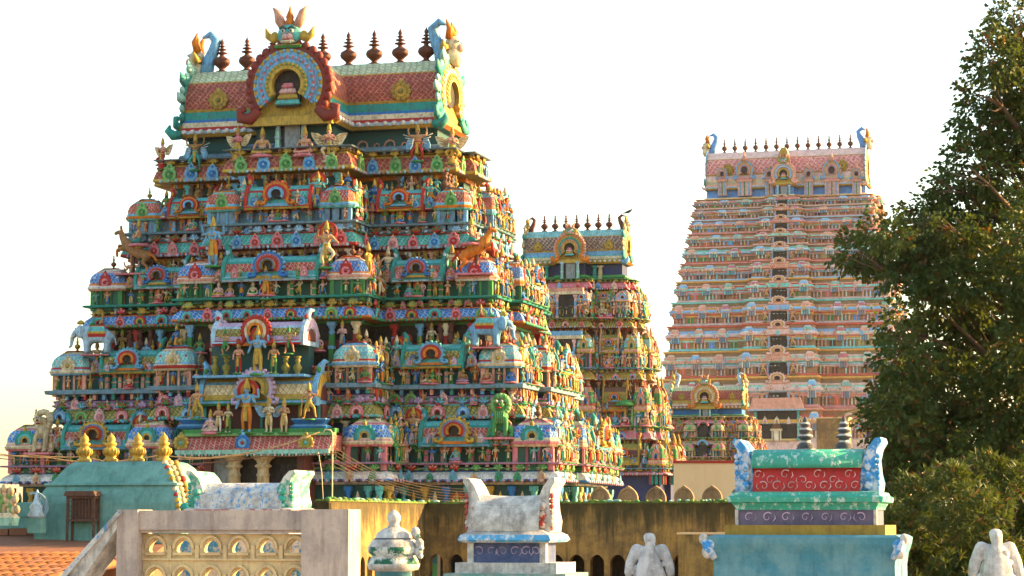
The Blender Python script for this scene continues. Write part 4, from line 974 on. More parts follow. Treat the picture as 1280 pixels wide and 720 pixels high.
for i, t in enumerate(T4T[1:3]):
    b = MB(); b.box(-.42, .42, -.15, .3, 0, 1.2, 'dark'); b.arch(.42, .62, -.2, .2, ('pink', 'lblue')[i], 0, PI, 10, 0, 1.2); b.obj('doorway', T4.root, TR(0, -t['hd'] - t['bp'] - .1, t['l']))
T4.done()

# ------------------------------------------------------------------ the great tower at the back
T3 = Thing('temple_tower', gridM(48.3, 417), 'tallest tower, pastel banded and thirteen finials long, far behind on the right', 'temple tower')
T3.M = T3.root.matrix_world.copy(); r3 = random.Random(3)
def z3(py, yl): return zpx(py, (T3.M @ Vector((0, yl, 0))).y)
FL = [246, 258, 272, 289, 306, 326, 349, 375, 405, 437, 471, 511, 552]
HW = [14.9, 15.2, 15.6, 16.1, 16.6, 17.2, 17.9, 18.6, 19.2, 19.8, 20.4, 21.0, 21.6]
for n_, c_ in dict(salmon=(.88, .44, .32), lpink=(.92, .62, .54), sand=(.86, .66, .40), cream=(.95, .82, .60), pink=(.88, .38, .34), orange=(.88, .48, .16), mint=(.50, .84, .66), ochre=(.74, .52, .22), pblue=(.60, .78, .92), gold=(.85, .62, .22), lblue=(.32, .58, .86), red=(.78, .18, .12), aqua=(.28, .74, .68), brown=(.42, .22, .13), olive=(.50, .46, .20), recess=(.34, .22, .12), blue=(.16, .36, .72), green=(.22, .56, .30)).items(): paint('pastel_' + n_, c_, .7, 1.2, .25, 5)
BAND = ['pastel_' + k for k in ['salmon', 'lpink', 'salmon', 'pink', 'cream', 'pblue', 'lpink', 'salmon', 'orange', 'lblue', 'red', 'aqua', 'pink', 'mint', 'lpink', 'sand']]
BAND2 = ['pastel_' + k for k in ('salmon', 'lpink', 'pink', 'salmon', 'pblue', 'orange', 'lblue', 'red', 'aqua', 'pink', 'lpink', 'orange', 'mint')]
lattice('pastel_scales', (.66, .18, .16), (.80, .46, .40), .9, .25)
for i in range(1, 13):
    l = FL[i - 1]; f = FL[i]; hw = HW[i - 1] + .1; hd = 4.0 + i * .55; bw = 2.2 + i * .40; bp = 1.4 + i * .2
    zb, zt = z3(f, -hd), z3(l, -hd); H = zt - zb
    t = dict(hw=hw, hd=hd, bw=bw, bp=bp, sb=hd * .45, sp=.8)
    q = r3.sample(BAND2, 8)
    b = MB(); pl = plan_of(t)
    b.mould(pl, [(.35, zb if i < 12 else -.0, q[0]), (.35, zb + .05 * H, q[0]), (.1, zb + .09 * H, 'pastel_recess' if i % 2 else 'pastel_brown'), (.1, zb + .34 * H, q[5]), (.25, zb + .36 * H, q[5]), (.25, zb + .41 * H, q[7]), (.4, zb + .43 * H, q[7]), (.35, zb + .47 * H, q[2]), (.75, zb + .53 * H, q[1]), (.8, zb + .58 * H, q[1]), (.6, zb + .64 * H, q[3]), (.3, zb + .69 * H, q[3]), (.42, zb + .71 * H, q[6]), (.4, zb + .75 * H, q[6]),
                 (.2, zb + .78 * H, 'pastel_recess' if i % 3 else 'pastel_brown'), (.2, zb + .9 * H, q[4]), (.5, zb + .93 * H, q[4]), (.5, zb + .985 * H, q[6]), (0, zb + .99 * H, q[6])])
    T3.one('storey', b)
    for sg in segs(t):
        if sg[0] in ('cheek',): continue
        L = sg[3]; fr = 0 if sg[4] == 0 else 2
        x = .5; k = 0
        while x < L - .3:
            grp = 3 + (k % 2)
            for g_ in range(grp):
                T3.put('wall_pilaster', column(r3.choice(BAND if sg[0] != 'bay' else ['pastel_salmon', 'pastel_pink', 'pastel_cream']), r3.choice(['white', 'pastel_salmon', 'pastel_lblue', 'pastel_cream'])), on(sg, min(L - .2, x), .15, zb + .08 * H, (.30, .5, .30 * H)), fr + .01 * (12 - i)); x += .62
            if x < L - 1.6:
                T3.put('wall_panel', panel3(r3.choice(['brown', 'pastel_blue', 'pastel_brown', 'maroon', 'pastel_olive', 'brown', 'pastel_red', 'green', 'navy']), r3.choice(BAND)), on(sg, x + .55, .1, zb + .1 * H, (1.0, .3, .25 * H)), fr + .01 * (12 - i))
            x += 1.7 + r3.random() * .8; k += 1
        n = max(1, int(L / 2.0))
        for j in range(n):
            T3.put('cornice_plaque', plaque(r3.choice(BAND), r3.choice(BAND), 'pastel_cream', r3.choice([C_, SH])), on(sg, (j + .5) * L / n, .8, zb + .5 * H, (.7, .9, .2 * H)), fr + .01 * (12 - i))
        spots = dict(left=(.9, L * .38, L * .68), right=(L - .9, L * .62, L * .32), bay=(.8, L - .8), side=(L * .5,), sidebay=(L * .5,), sideback=(L - .9,))[sg[0]]
        for s_ in spots:
            T3.put('corner_shrine', dome(r3.choice(['pink', 'pastel_salmon', 'pastel_lblue', 'mint']), r3.choice(BAND), r3.choice(BAND), 'pastel_cream', 'bluegrey', r3.choice(BAND)), on(sg, s_, -.05, zb + .60 * H, (.72, .72, .3 * H)), fr + .01 * (12 - i), [('finial', kalasha('gold'), TR(0, 0, .9, 0, (.6, .6, .5)))])
    if i < 12:
        dh = H * .62; dw = .8 + i * .065
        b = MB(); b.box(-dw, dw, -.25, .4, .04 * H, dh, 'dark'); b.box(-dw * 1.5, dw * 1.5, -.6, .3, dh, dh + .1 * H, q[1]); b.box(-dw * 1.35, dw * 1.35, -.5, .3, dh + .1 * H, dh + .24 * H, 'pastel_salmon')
        o = b.obj('doorway', T3.root, TR(0, -hd - bp - .15, zb))
        for sd in (-1, 1):
            link('door_pilaster', column('pastel_lblue', 'pastel_salmon'), o, TR(sd * dw * 1.2, -.2, 0, 0, (.3, .3, dh)))
            link('guardian_statue', statue('guard', 'pastel_salmon', 'pastel_salmon', 'gold', 'bareclub'), o, TR(sd * dw * 1.75, -.35, .1, 0, dh * .85))
        link('horseshoe_gable', horseshoe(('pastel_lpink', 'gold', 'pastel_salmon'), 11, 'pastel_salmon'), o, TR(0, -.62, dh + .3 * H, 0, (.8 + .05 * i, .6, .17 * H)))
    else:
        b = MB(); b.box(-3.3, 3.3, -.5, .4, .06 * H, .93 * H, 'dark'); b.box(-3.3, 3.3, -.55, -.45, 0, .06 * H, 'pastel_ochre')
        o = b.obj('doorway', T3.root, TR(0, -hd - bp - .1, zb))
        b = MB(); b.ext([(-4.6, 0), (4.6, 0), (4.0, 1.9), (-4.0, 1.9)], -1.2, .3, 'pastel_salmon'); b.box(-4.8, 4.8, -1.3, .3, -.25, 0, 'pblue'); b.obj('porch_eave', o, TR(0, 0, .95 * H))
        for sd in (-1, 1): link('door_pilaster', column('mint', 'aqua'), o, TR(sd * 3.6, -.5, 0, 0, (.5, .5, .95 * H)))
        b = MB(); b.box(-.9, .7, -.7, -.52, 0, .3 * H, 'pastel_cream'); b.box(-1.1, .9, -.8, -.55, .3 * H, .36 * H, 'pastel_sand'); b.ext([(-1.0, 0), (.8, 0), (.4, .8), (-.6, .8)], -.75, -.56, 'brown', TR(0, 0, .36 * H)); b.box(-.75, -.55, -.76, -.68, 0, .36 * H, 'pastel_brown'); b.box(.3, .5, -.76, -.68, 0, .36 * H, 'pastel_brown'); b.obj('inner_pavilion', o)  # bright sky seen through the doorway is painted as the pavilion's cream block
zt = z3(246, -4.0)
rf3 = dict(hw=13.9, hd=3.0, bw=1.2, bp=1.4, e=z3(233, -3.0), r=z3(189, 0), gz=0, g=1.9, mk=.5, cols=dict(edge='pblue', rope='pastel_salmon', rope2='pastel_sand', band='pastel_lpink', lat='pastel_scales', ridge='pastel_lpink'), shoe=('pastel_salmon', 'gold', 'pastel_lblue', 'pink', 'gold'), flame='pastel_salmon', feather='pastel_lblue', horn=('pastel_blue', 'pastel_sand', 'orange'), hs=3.6, nf=13, fw=11.1, fsz=2.75, fat=.8)
rf3['gz'] = rf3['e'] + 2.0
griva(T3, dict(hw=13.9, hd=2.6, bw=1.6, bp=1.6, z0=zt - .2, z1=rf3['e'] + .05, dw=.75, rail='pastel_cream', wall='pastel_blue'), rf3, r3, 1)
tower_roof(T3, rf3, 1)
for px, s in ((903, .9), (931, 1.5), (962, .9), (1011, .9), (1040, 1.5), (1071, .9)):
    x, z = local_px(T3, px, 243, -3.6); b = MB()
    b.box(-s * .8, s * .8, -.3, .6, -.2, 2.2, 'lpink'); b.box(-s * .95, s * .95, -.5, .6, 2.2, 2.6, 'salmon'); b.join(horseshoe(('lblue', 'gold', 'salmon', 'pink'), 11, 'salmon'), TR(0, -.3, 2.6 + s * 1.1, 0, (s, .8, s * 1.15))); b.lathe([(s * .3, 0), (s * .4, s * .3), (s * .1, s * .8), (.02, s * 1.3)], 'salmon', 8, TR(0, -.2, 2.6 + s * 2.1))
    for sx in (-1, 0, 1): b.box(sx * s * .5 - .09, sx * s * .5 + .09, -.4, -.2, -.1, 2.2, 'lblue' if sx else 'green')
    b.obj('roof_dormer', T3.root, TR(x, -3.5, z))
T3.done()

# ------------------------------------------------------------------ walls between
weather('ochre_plaster', (.37, .225, .065), (.18, .115, .045), 2.2, .40, .60, (.05, .038, .018), .95, 2.6, .9, .8, None, .14, (9.62, 2.6))
weather('cream_plaster', (.70, .50, .28), (.66, .46, .25), .5, .3, .7, (.40, .26, .13), .25, .8, .8, .1)
weather('brown_plaster', (.36, .22, .10), (.22, .14, .07), 1.6, .4, .6, (.08, .05, .03), .7, 2, .85, .5)
weather('terracotta', (.27, .11, .055), (.20, .09, .05), 2.0, .4, .6, (.10, .06, .04), .5, 3, .85, .5)
weather('moss', (.16, .24, .04), (.06, .10, .02), 6, .4, .6, (.03, .04, .01), .5)
def cell(mb, x0, x1, z0, z1, hole, y0, y1, mat, mat_in, X=None):
    """wall plate with one opening; hole: star-shaped polygon of x,z"""
    cx = sum(p[0] for p in hole) / len(hole); cz = sum(p[1] for p in hole) / len(hole)
    ang = sorted([2 * PI * i / 32 + .01 for i in range(32)] + [math.atan2(z - cz, x - cx) % (2 * PI) for x in (x0, x1) for z in (z0, z1)])
    inn = []; out = []
    for a in ang:
        c, s = math.cos(a), math.sin(a)
        t = min(((x1 - cx) / c if c > 1e-9 else (x0 - cx) / c if c < -1e-9 else 1e9), ((z1 - cz) / s if s > 1e-9 else (z0 - cz) / s if s < -1e-9 else 1e9))
        out.append((cx + t * c, cz + t * s)); best = 1e9
        for i in range(len(hole)):
            ax, az = hole[i][0] - cx, hole[i][1] - cz; bx, bz = hole[(i + 1) % len(hole)][0] - cx, hole[(i + 1) % len(hole)][1] - cz
            dx, dz = bx - ax, bz - az; den = c * dz - s * dx
            if abs(den) < 1e-12: continue
            tt = (ax * dz - az * dx) / den; uu = (ax * s - az * c) / den
            if tt > 0 and -1e-6 <= uu <= 1 + 1e-6: best = min(best, tt)
        inn.append((cx + best * c, cz + best * s))
    n = len(ang); vs = [(p[0], y0, p[1]) for p in out] + [(p[0], y0, p[1]) for p in inn] + [(p[0], y1, p[1]) for p in inn] + [(p[0], y1, p[1]) for p in out]
    fs = []; ms = []
    for i in range(n):
        j = (i + 1) % n
        fs += [(i, j, n + j, n + i), (n + i, n + j, 2 * n + j, 2 * n + i), (2 * n + i, 2 * n + j, 3 * n + j, 3 * n + i)]; ms += [mat, mat_in, mat]
    mb.add(vs, fs, ms, False, X)
def archhole(cx, z0, w, h, pointed=.0, n=12):
    r = w / 2; P = [(cx - r, z0), (cx + r, z0)]
    for i in range(n + 1):
        a = PI * i / n; P.append((cx + r * math.cos(a), z0 + h - r + (r * math.sin(a)) * (1 + pointed * (1 - abs(math.cos(a))))))
    return P
# long ochre wall: a lit return on the left, then the shaded front with its arcade
c0 = U(533, 627, 69); zT = c0.z
def arcade(mb, L, X):
    n = int(L / .58); s = L / n
    for i in range(n): cell(mb, i * s, (i + 1) * s, zT - 2.9, zT - 1.25, archhole((i + .5) * s, zT - 2.88, .40 + .04 * (i % 2), 1.36, .15), 0, .3, 'ochre_plaster', 'ochre_plaster', X)
    mb.box(0, L, 0, .3, zT - 1.25, zT - .06, 'ochre_plaster', X); mb.box(0, L, -.001, .32, 0, zT - 2.9, 'ochre_plaster', X)
wl = empty('ochre_wall', TR(c0.x, c0.y, 0, -TH), 'long stained ochre plaster wall with a row of small arches', 'wall')
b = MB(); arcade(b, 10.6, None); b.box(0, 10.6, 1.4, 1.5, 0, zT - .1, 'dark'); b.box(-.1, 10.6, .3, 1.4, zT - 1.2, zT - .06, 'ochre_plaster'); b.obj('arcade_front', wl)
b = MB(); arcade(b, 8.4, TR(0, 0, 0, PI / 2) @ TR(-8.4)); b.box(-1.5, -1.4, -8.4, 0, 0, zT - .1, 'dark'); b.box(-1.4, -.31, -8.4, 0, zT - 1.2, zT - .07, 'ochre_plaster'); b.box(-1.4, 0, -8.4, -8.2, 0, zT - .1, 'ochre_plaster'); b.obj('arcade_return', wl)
b = MB(); rr = random.Random(2)
for L, X in ((10.6, Matrix.Identity(4)), (8.4, TR(0, 0, 0, PI / 2) @ TR(-8.4))):
    b.box(-.05, L, -.04, .34, zT - .06, zT - .01, 'moss', X)
    for i in range(int(L * 7)):
        x = rr.random() * L; b.ball((x, rr.uniform(-.03, .2), zT), (rr.uniform(.04, .13), .08, rr.uniform(.02, .07)), rr.choice(['moss', 'moss', 'green', 'mint']), 6, 4, X)
o = b.obj('mossy_coping', wl); o['kind'] = 'stuff'
bk = empty('wall_pier', TR(*U(848, 720, 64).xy, 0, -TH), 'plain ochre pier standing in front of the arcade wall', 'pier')
b = MB(); zz = zpx(668, 64); b.box(0, 1.35, 0, .9, 0, zz, 'ochre_plaster'); b.obj('pier_shaft', bk); b = MB(); b.box(-.03, 1.38, -.03, .93, zz, zz + .05, 'cream_plaster'); b.obj('pier_cap', bk)
# parapet with ogee merlons
p0 = U(735, 627, 92); pw = empty('parapet_wall', TR(p0.x, p0.y, 0, -TH), 'brown parapet with a row of half round merlons', 'parapet')
b = MB(); b.box(-6, 8, 0, .4, 0, p0.z - .02, 'brown_plaster'); b.obj('parapet_base', pw)
for i in range(6):
    P = [(.36 * math.cos(a), .1 + (.40 * math.sin(a)) * (1 + .25 * (1 - abs(math.cos(a))) ** 2)) for a in [PI * j / 14 for j in range(15)]] + [(-.36, -.03), (.36, -.03)]
    b = MB(); b.ext(P, .02, .3, 'brown_plaster'); b.arch(.32, .38, -.03, .02, 'brown_plaster', 0, PI, 14, 0, .1, None, 1.15); b.arch(.1, .16, -.01, .03, 'brown_plaster', 0, 2 * PI, 10, 0, .22); b.obj('merlon', pw, TR(.47 + i * 1.08, 0, p0.z))
q0 = U(842, 579, 140); cw = empty('cream_wall', TR(q0.x, q0.y, 0, -R(4)), 'plain cream wall with a red coping below the smallest tower', 'wall')
b = MB(); b.box(0, 9, 0, .6, 0, q0.z, 'cream_plaster'); b.obj('wall_face', cw); b = MB(); b.box(-.03, 9.03, -.06, .66, q0.z, q0.z + .14, 'red'); b.obj('coping', cw)
q1 = U(1040, 523, 110); o = empty('plaster_block', TR(q1.x, q1.y, 0, -TH), 'tall plain brown plaster pier behind the green and red shrine', 'pier')
b = MB(); b.box(-.72, .72, 0, 1.2, 0, q1.z, 'brown_plaster'); b.obj('pier_shaft', o); b = MB(); b.box(-.76, .76, -.04, 1.24, q1.z, q1.z + .06, 'cream_plaster'); b.obj('pier_cap', o)

# ------------------------------------------------------------------ roof terrace in front, sloping tiles
weather('terrace_lime', (.38, .30, .24), (.28, .22, .18), .7)
b = MB(); b.box(-16, 14, 8, 50, 0, 7.35, 'terrace_lime'); tag(b.obj('roof_terrace'), kind='structure')
tl = empty('tiled_roof', TR(0, 0, 0), 'sloping terracotta tile roof in the lower left corner', 'roof')
za, zb, zc_ = zpx(668, 45), zpx(697, 42), zpx(745, 36.5)
b = MB(); b.add([(-13, 45.4, za), (-6.3, 45.4, za), (-6.3, 42, zb), (-13, 42, zb), (-13, 45.4, 7.3), (-6.3, 45.4, 7.3), (-6.3, 42, 7.3), (-13, 42, 7.3)], [(0, 3, 2, 1), (3, 7, 6, 2), (1, 2, 6, 5), (0, 1, 5, 4), (0, 4, 7, 3)], 'terracotta'); b.obj('upper_slope', tl)
lattice('tile_clay', (.55, .20, .06), (.33, .10, .03), .5, .1); weather('cage_iron', (.07, .04, .03), (.11, .055, .035), 9, .4, .6)
weather('tile_orange', (.36, .135, .035), (.20, .07, .025), 5, .4, .6, (.08, .045, .025), .8, 5)
b = MB(); rr = random.Random(9)
for i in range(40):
    x = -13 + i * .17
    for j in range(9):
        f0, f1 = j / 9, (j + 1.12) / 9; sk = .5
        p = lambda f, dz: (x + rr.uniform(-.008, .008) - sk * f * 3, 42.05 - f * 5.5, zb + (zc_ - zb) * f + dz)
        b.tube([p(f0, .03), p(min(f1, 1.02), .055)], .082, rr.choice(['tile_orange', 'tile_orange', 'terracotta']), 6)
b.add([(-15, 42, zb), (-6.2, 42, zb), (-7.7, 36.5, zc_), (-16, 36.5, zc_)], [(0, 3, 2, 1)], 'terracotta'); b.obj('tile_slope', tl)
b = MB()
for i in range(14):
    b.box(-13 + i * .36, -13 + i * .36 + .33, 45.1 + rr.uniform(-.03, .03), 45.35, za - .02, za + .1 + rr.uniform(0, .02), 'terracotta')
b.obj('edge_brick_course', tl)

def PX(px, py, D, rot=-TH):
    p = U(px, py, D); return TR(p.x, p.y, p.z, rot, D / FPX)
def down(D, z=7.35): return (z - zpx(720, D)) * FPX / D          # local depth from the bottom row to the terrace
# teal vault with gold pots
weather('teal_lime', (.145, .31, .27), (.09, .22, .19), 2.2, .38, .62, (.05, .09, .075), .8, 3.0, .8, .35); paint('pot_gold', (.58, .36, .07), .45)
D = 45; X = PX(150, 668, D); th = empty('roof_shrine', X, 'teal vaulted roof shrine with four ribbed golden pots and an iron cage', 'shrine')
b = MB(); b.mould([(-92, -45), (98, -45), (98, 90), (-92, 90)], [(2, -30, 'teal_lime'), (2, 2, 'teal_lime'), (0, 38, 'teal_lime'), (-4, 50, 'teal_lime'), (-9, 59, 'teal_lime'), (-6, 60.5, 'teal_lime'), (-7, 63, 'teal_lime'), (-12, 63.5, 'teal_lime'), (-14, 65, 'teal_lime'), (-20, 74, 'teal_lime'), (-26, 83, 'teal_lime'), (-33, 89, 'teal_lime'), (-38, 90.5, 'teal_lime')]); b.obj('vault', th)
POT = [(11, 0), (15, 2), (15, 5), (10, 8), (12, 12), (16, 18), (14.5, 24), (8, 28), (12, 31), (12.5, 34), (7, 36), (9.5, 40), (7, 46), (3, 49), (.5, 53)]
for x in (-50, -14, 22, 57):
    b = MB(); b.lathe(POT, 'pot_gold', 16)
    for i in range(14):
        a = 2 * PI * i / 14; b.tube([(12.5 * math.cos(a), 12.5 * math.sin(a), 12.5), (16.4 * math.cos(a), 16.4 * math.sin(a), 18), (14.6 * math.cos(a), 14.6 * math.sin(a), 24)], 1.5, 'pot_gold', 4)
    b.obj('pot_finial', th, TR(x, 0, 89.5, 0, (.60, .60, .70)))
b = MB()
for j in range(3):
    for i in range(13):
        f = i / 12; off = (-38 if f > .999 else -2 - 36 * f ** 2.2)
        b.ball((98 + off + 3 + j * 3.5, -45 - off + 1 + j * 9 - 4, 8 + 80 * f), (4.6, 5.5, 4.2), ('gold', 'red', 'cream', 'sand', 'ochre')[(i + j) % 5] if j != 1 else 'sand', 6, 4)
for i in range(4): b.ball((99 + i * 3, -50, 6 + i * 9), (8, 6, 6), 'teal' if i % 2 else 'mint', 6, 4)
b.obj('beaded_gable', th)
b = MB()
for z in (6, 34): b.box(-61, -24, -64, -47, z, z + 3, 'cage_iron')
for x in (-61, -26): 
    for y in (-64, -50): b.box(x, x + 2.5, y, y + 2.5, -26, 37, 'cage_iron')
for i in range(8): b.box(-58 + i * 4.4, -57 + i * 4.4, -64, -63, 9, 34, 'cage_iron')
for i in range(4): b.box(-60, -25, -63.8, -62.9, 12 + i * 6, 13 + i * 6, 'cage_iron')
b.box(-59, -26, -52, -49, 6, 36, 'cage_iron'); b.ext([(-64, 37), (-21, 37), (-24, 43), (-61, 43)], -67, -46, 'cage_iron'); b.obj('iron_cage', th, TR(18, 0, 10))
b = MB(); b.box(-260, -92, -20, 10, -30, 22, 'teal_lime')
for x in (-150, -123, -190): b.arch(0, 18, -22, 8, 'teal_lime', 0, PI, 12, x, 22)
o = b.obj('teal_parapet', None, X); tag(o, 'low teal parapet with rounded bumps at the left edge', 'parapet')
b = MB(); rr = random.Random(4)
for i in range(7):
    for k in range(4):
        a = PI * i / 6; b.ball(((6 + 5 * k) * math.cos(a) * .8, -k * 2, 8 + (8 + 6 * k) * math.sin(a)), (5, 4, 6), rr.choice(['cream', 'lgreen', 'sand']), 6, 4)
b.mould(rect(12, 8), [(0, -12, 'mint'), (2, -2, 'cream'), (-3, 4, 'cream')])
tag(b.obj('leaf_ornament', None, PX(8, 645, 44)), 'cream and green stucco leaf crest on the teal parapet', 'ornament')
b = MB(); b.box(-9, 9, -8, 8, -14, 4, 'teal_lime'); b.lathe([(9, 4), (12, 8), (8, 14), (10, 18), (4, 26), (3, 34), (.5, 40)], 'pblue', 8); b.arch(16, 19, -2, 2, 'bluegrey', -.6, 1.9, 12, -4, 18)
tag(b.obj('parapet_finial', None, PX(46, 652, 44.2)), 'small white and blue finial on the teal parapet', 'finial')

# shared worn lime paints of the near ornaments
weather('lime_white', (.64, .60, .54), (.36, .33, .30), 6, .40, .6, (.10, .09, .08), .85, 5, .85, .7)
weather('lime_rail', (.50, .40, .33), (.34, .28, .25), 3.2, .4, .62, (.14, .10, .09), .7, 5, .85, .5)
weather('lime_cream', (.70, .52, .26), (.56, .40, .22), 3.0, .4, .62, (.20, .13, .07), .6, 5, .85, .5)
weather('chip_blue', (.60, .57, .52), (.34, .32, .30), 7, .42, .6, (.10, .09, .09), .5, 6, .85, .7, (.08, .26, .52))
weather('chip_green', (.62, .60, .52), (.06, .30, .20), 6, .46, .54, (.10, .10, .08), .4, 6, .85, .7)
weather('chip_dkgreen', (.60, .60, .56), (.02, .12, .07), 7, .44, .52, (.04, .06, .05), .6, 6, .85, .7)
weather('chip_red', (.60, .54, .48), (.42, .06, .05), 8, .46, .54, (.12, .06, .05), .4, 6, .85, .7)
weather('eave_blue', (.08, .34, .58), (.62, .62, .60), 7, .5, .6, (.10, .10, .10), .4, 6, .8, .6)
weather('horn_blue', (.55, .60, .66), (.05, .28, .60), 9, .46, .54, (.05, .07, .14), .5, 8, .75, .7)
weather('green_gloss', (.04, .36, .25), (.05, .30, .22), 6, .4, .6, (.10, .14, .11), .4, 7, .5, .5, (.45, .58, .50))
weather('red_gloss', (.46, .03, .025), (.36, .025, .02), 5, .4, .6, (.12, .02, .02), .5, 7, .5, .4)
weather('plum', (.10, .085, .14), (.15, .12, .18), 6, .4, .6, (.04, .035, .05), .5, 7, .7, .4)
weather('mustard', (.34, .22, .035), (.26, .16, .03), 5, .4, .6, (.10, .06, .02), .5, 7, .7, .4)
weather('base_blue', (.06, .215, .28), (.14, .29, .32), 4, .38, .62, (.03, .11, .15), .6, 4, .7, .5)
weather('base_green', (.30, .36, .32), (.12, .28, .25), 5, .42, .58, (.12, .11, .10), .6, 5, .8, .6)
weather('deep_blue', (.045, .07, .17), (.10, .12, .22), 7, .4, .6, (.03, .03, .05), .5, 7, .7, .5)
weather('finial_black', (.05, .05, .055), (.09, .085, .085), 12, .4, .6, (.02, .02, .02), .4, 8, .6, .5)

def gable_slab(mb, x, sg, w, h, hd, mat, acc=None):
    """end slab whose top curls outwards into a horn"""
    P = [(0, 0), (w, 0), (w * .95, h * .35), (w * .8, h * .62), (w * .45, h * .86), (w * .1, h * 1.0), (-w * .22, h * 1.02), (-w * .3, h * .94), (-w * .05, h * .82), (w * .1, h * .62), (w * .05, h * .4), (-w * .1, h * .2)]
    P = [(x + sg * p[0], p[1]) for p in P]
    if sg < 0: P = P[::-1]
    mb.ext(P, -hd, hd, mat)
    for i in range(7): mb.ball((x + sg * (-w * .06), -hd + 2, h * (.08 + .1 * i)), (w * .16, 4, h * .055), acc or mat, 6, 4)
    for i in range(3): mb.ball((x + sg * w * .5, -hd - 1, h * (.15 + .17 * i)), (w * .28, 3.5, h * .09), acc or mat, 6, 4)
    mb.ball((x + sg * w * .3, 0, h * .8), (w * .35, hd * .5, h * .14), mat, 7, 5)
def scrolls(mb, xs, z, r, y, mat, k=1.0):
    for i, x in enumerate(xs):
        pts = []
        for j in range(13):
            a = 2.4 - j * .5; q = r * (1 - j / 15); pts.append((x + q * math.cos(a) * (1 if i % 2 else -1), y, z + q * math.sin(a)))
        mb.tube(pts, [r * .17 * (1 - j / 18) * k for j in range(13)], mat, 5)
        mb.tube([(x + r * .9, y, z - r * .9), (x + r * 1.5, y, z - r * .2), (x + r * 1.3, y, z + r * .6)], [r * .06, r * .14, r * .03], mat, 5)
def scroll_set(parent, P, r, mat, k):
    for i, (x, z, y) in enumerate(P):
        b = MB(); scrolls(b, [0], 0, r * rnd.uniform(.85, 1.1), 0, mat, k); b.obj('painted_scroll', parent, TR(x, y, z, 0, (1 if rnd.random() < .6 else -1, 1, 1)))
# green and red shala on its blue base
D = 25; X = PX(1015, 720, D); gs = empty('roof_shrine', X, 'glossy green and red vaulted roof shrine on a blue base, lower right', 'shrine'); dn = down(D)
b = MB(); b.mould([(-112, -75), (112, -75), (112, 75), (-112, 75)], [(0, dn, 'base_blue'), (-2, 14, 'base_blue'), (0, 28, 'base_blue'), (4, 40, 'base_blue'), (5, 48, 'base_blue'), (0, 51, 'base_blue')]); b.obj('blue_base', gs)
for sd in (-1, 1):
    b = MB(); b.ball((sd * 115, -74, 40), (9, 8, 9), 'horn_blue', 8, 6); b.ball((sd * 122, -76, 46), (6, 6, 7), 'lime_white', 8, 6); b.ball((sd * 117, -78, 30), (7, 6, 8), 'lime_white', 8, 6); b.tube([(sd * 108, -78, 22), (sd * 116, -80, 34), (sd * 124, -78, 50)], [4, 6, 2], 'horn_blue', 6); b.obj('corner_scroll', gs)
b = MB(); b.box(-98, 98, -62, 62, 51, 63, 'mustard'); b.obj('ochre_step', gs)
b = MB(); b.box(-84, 84, -50, 50, 63, 82, 'plum')
for sd in (-1, 1): b.box(sd * 85 - 2, sd * 85 + 2, -52, -46, 63, 82, 'lime_white')
fo = b.obj('scroll_frieze', gs); scroll_set(fo, [(x_, 72.5, -50.5) for x_ in (-70, -47, -24, 0, 24, 47, 68)], 6.5, 'lilac', 1.0)
b = MB(); b.mould(rect(86, 52), [(0, 81.5, 'green_gloss'), (1, 85, 'green_gloss'), (3, 88, 'green_gloss'), (3.5, 89.5, 'green_gloss'), (9, 91, 'green_gloss'), (10, 97, 'green_gloss'), (6, 99, 'green_gloss'), (4, 103, 'green_gloss'), (-6, 104, 'green_gloss')]); b.obj('cornice', gs)
b = MB()
prof = [(-46, 102), (-44, 112), (-40, 122), (-35, 130), (-34, 134)]
vs = [(-66, p[0], p[1]) for p in prof] + [(66, p[0], p[1]) for p in prof]; b.add(vs, [(i, 5 + i, 6 + i, i + 1) for i in range(4)], 'red_gloss', True)
b.box(-66, 66, -33.9, 34, 101, 133.9, 'red_gloss'); ro = b.obj('red_barrel', gs)
for i, x in enumerate([-60, -44, -26, -4, 14, 33, 52]): scroll_set(ro, [(x, 125 - (i % 2) * 7, -40 + (i % 2) * -2.5), (x + 8, 111, -45.5)], 6, 'lpink', .8)
b = MB(); P = [(a, c) for a, c in [(-41, 133), (-42, 139), (-40, 146), (-34, 152), (-24, 156), (0, 157), (24, 156), (34, 152), (40, 146), (42, 139), (41, 133)]]
b.ext([(p[0], p[1]) for p in P], -68, 68, 'green_gloss', TR(0, 0, 0, PI / 2), True); b.obj('green_ridge', gs)
for sd in (-1, 1): b = MB(); gable_slab(b, sd * 86, -sd, 21, 68, 36, 'horn_blue'); b.obj('horned_gable', gs, TR(0, 0, 101))
RING = [(13, 0), (14.5, 3), (12, 6), (13, 8), (8, 13), (7, 16), (8.5, 19), (11, 20), (11.5, 23), (7.5, 26), (7, 28), (9.5, 30), (10, 33), (6, 36), (5.5, 37), (7, 39), (7, 42), (4, 45), (4, 47), (3, 50), (.5, 55)]
for x in (-6, 42): b = MB(); b.lathe([(r_, z_, 'finial_black' if i % 4 else 'lime_white') for i, (r_, z_) in enumerate(RING)], 'finial_black', 14); b.obj('finial', gs, TR(x, 0, 155, 0, (.85, .85, .80)))

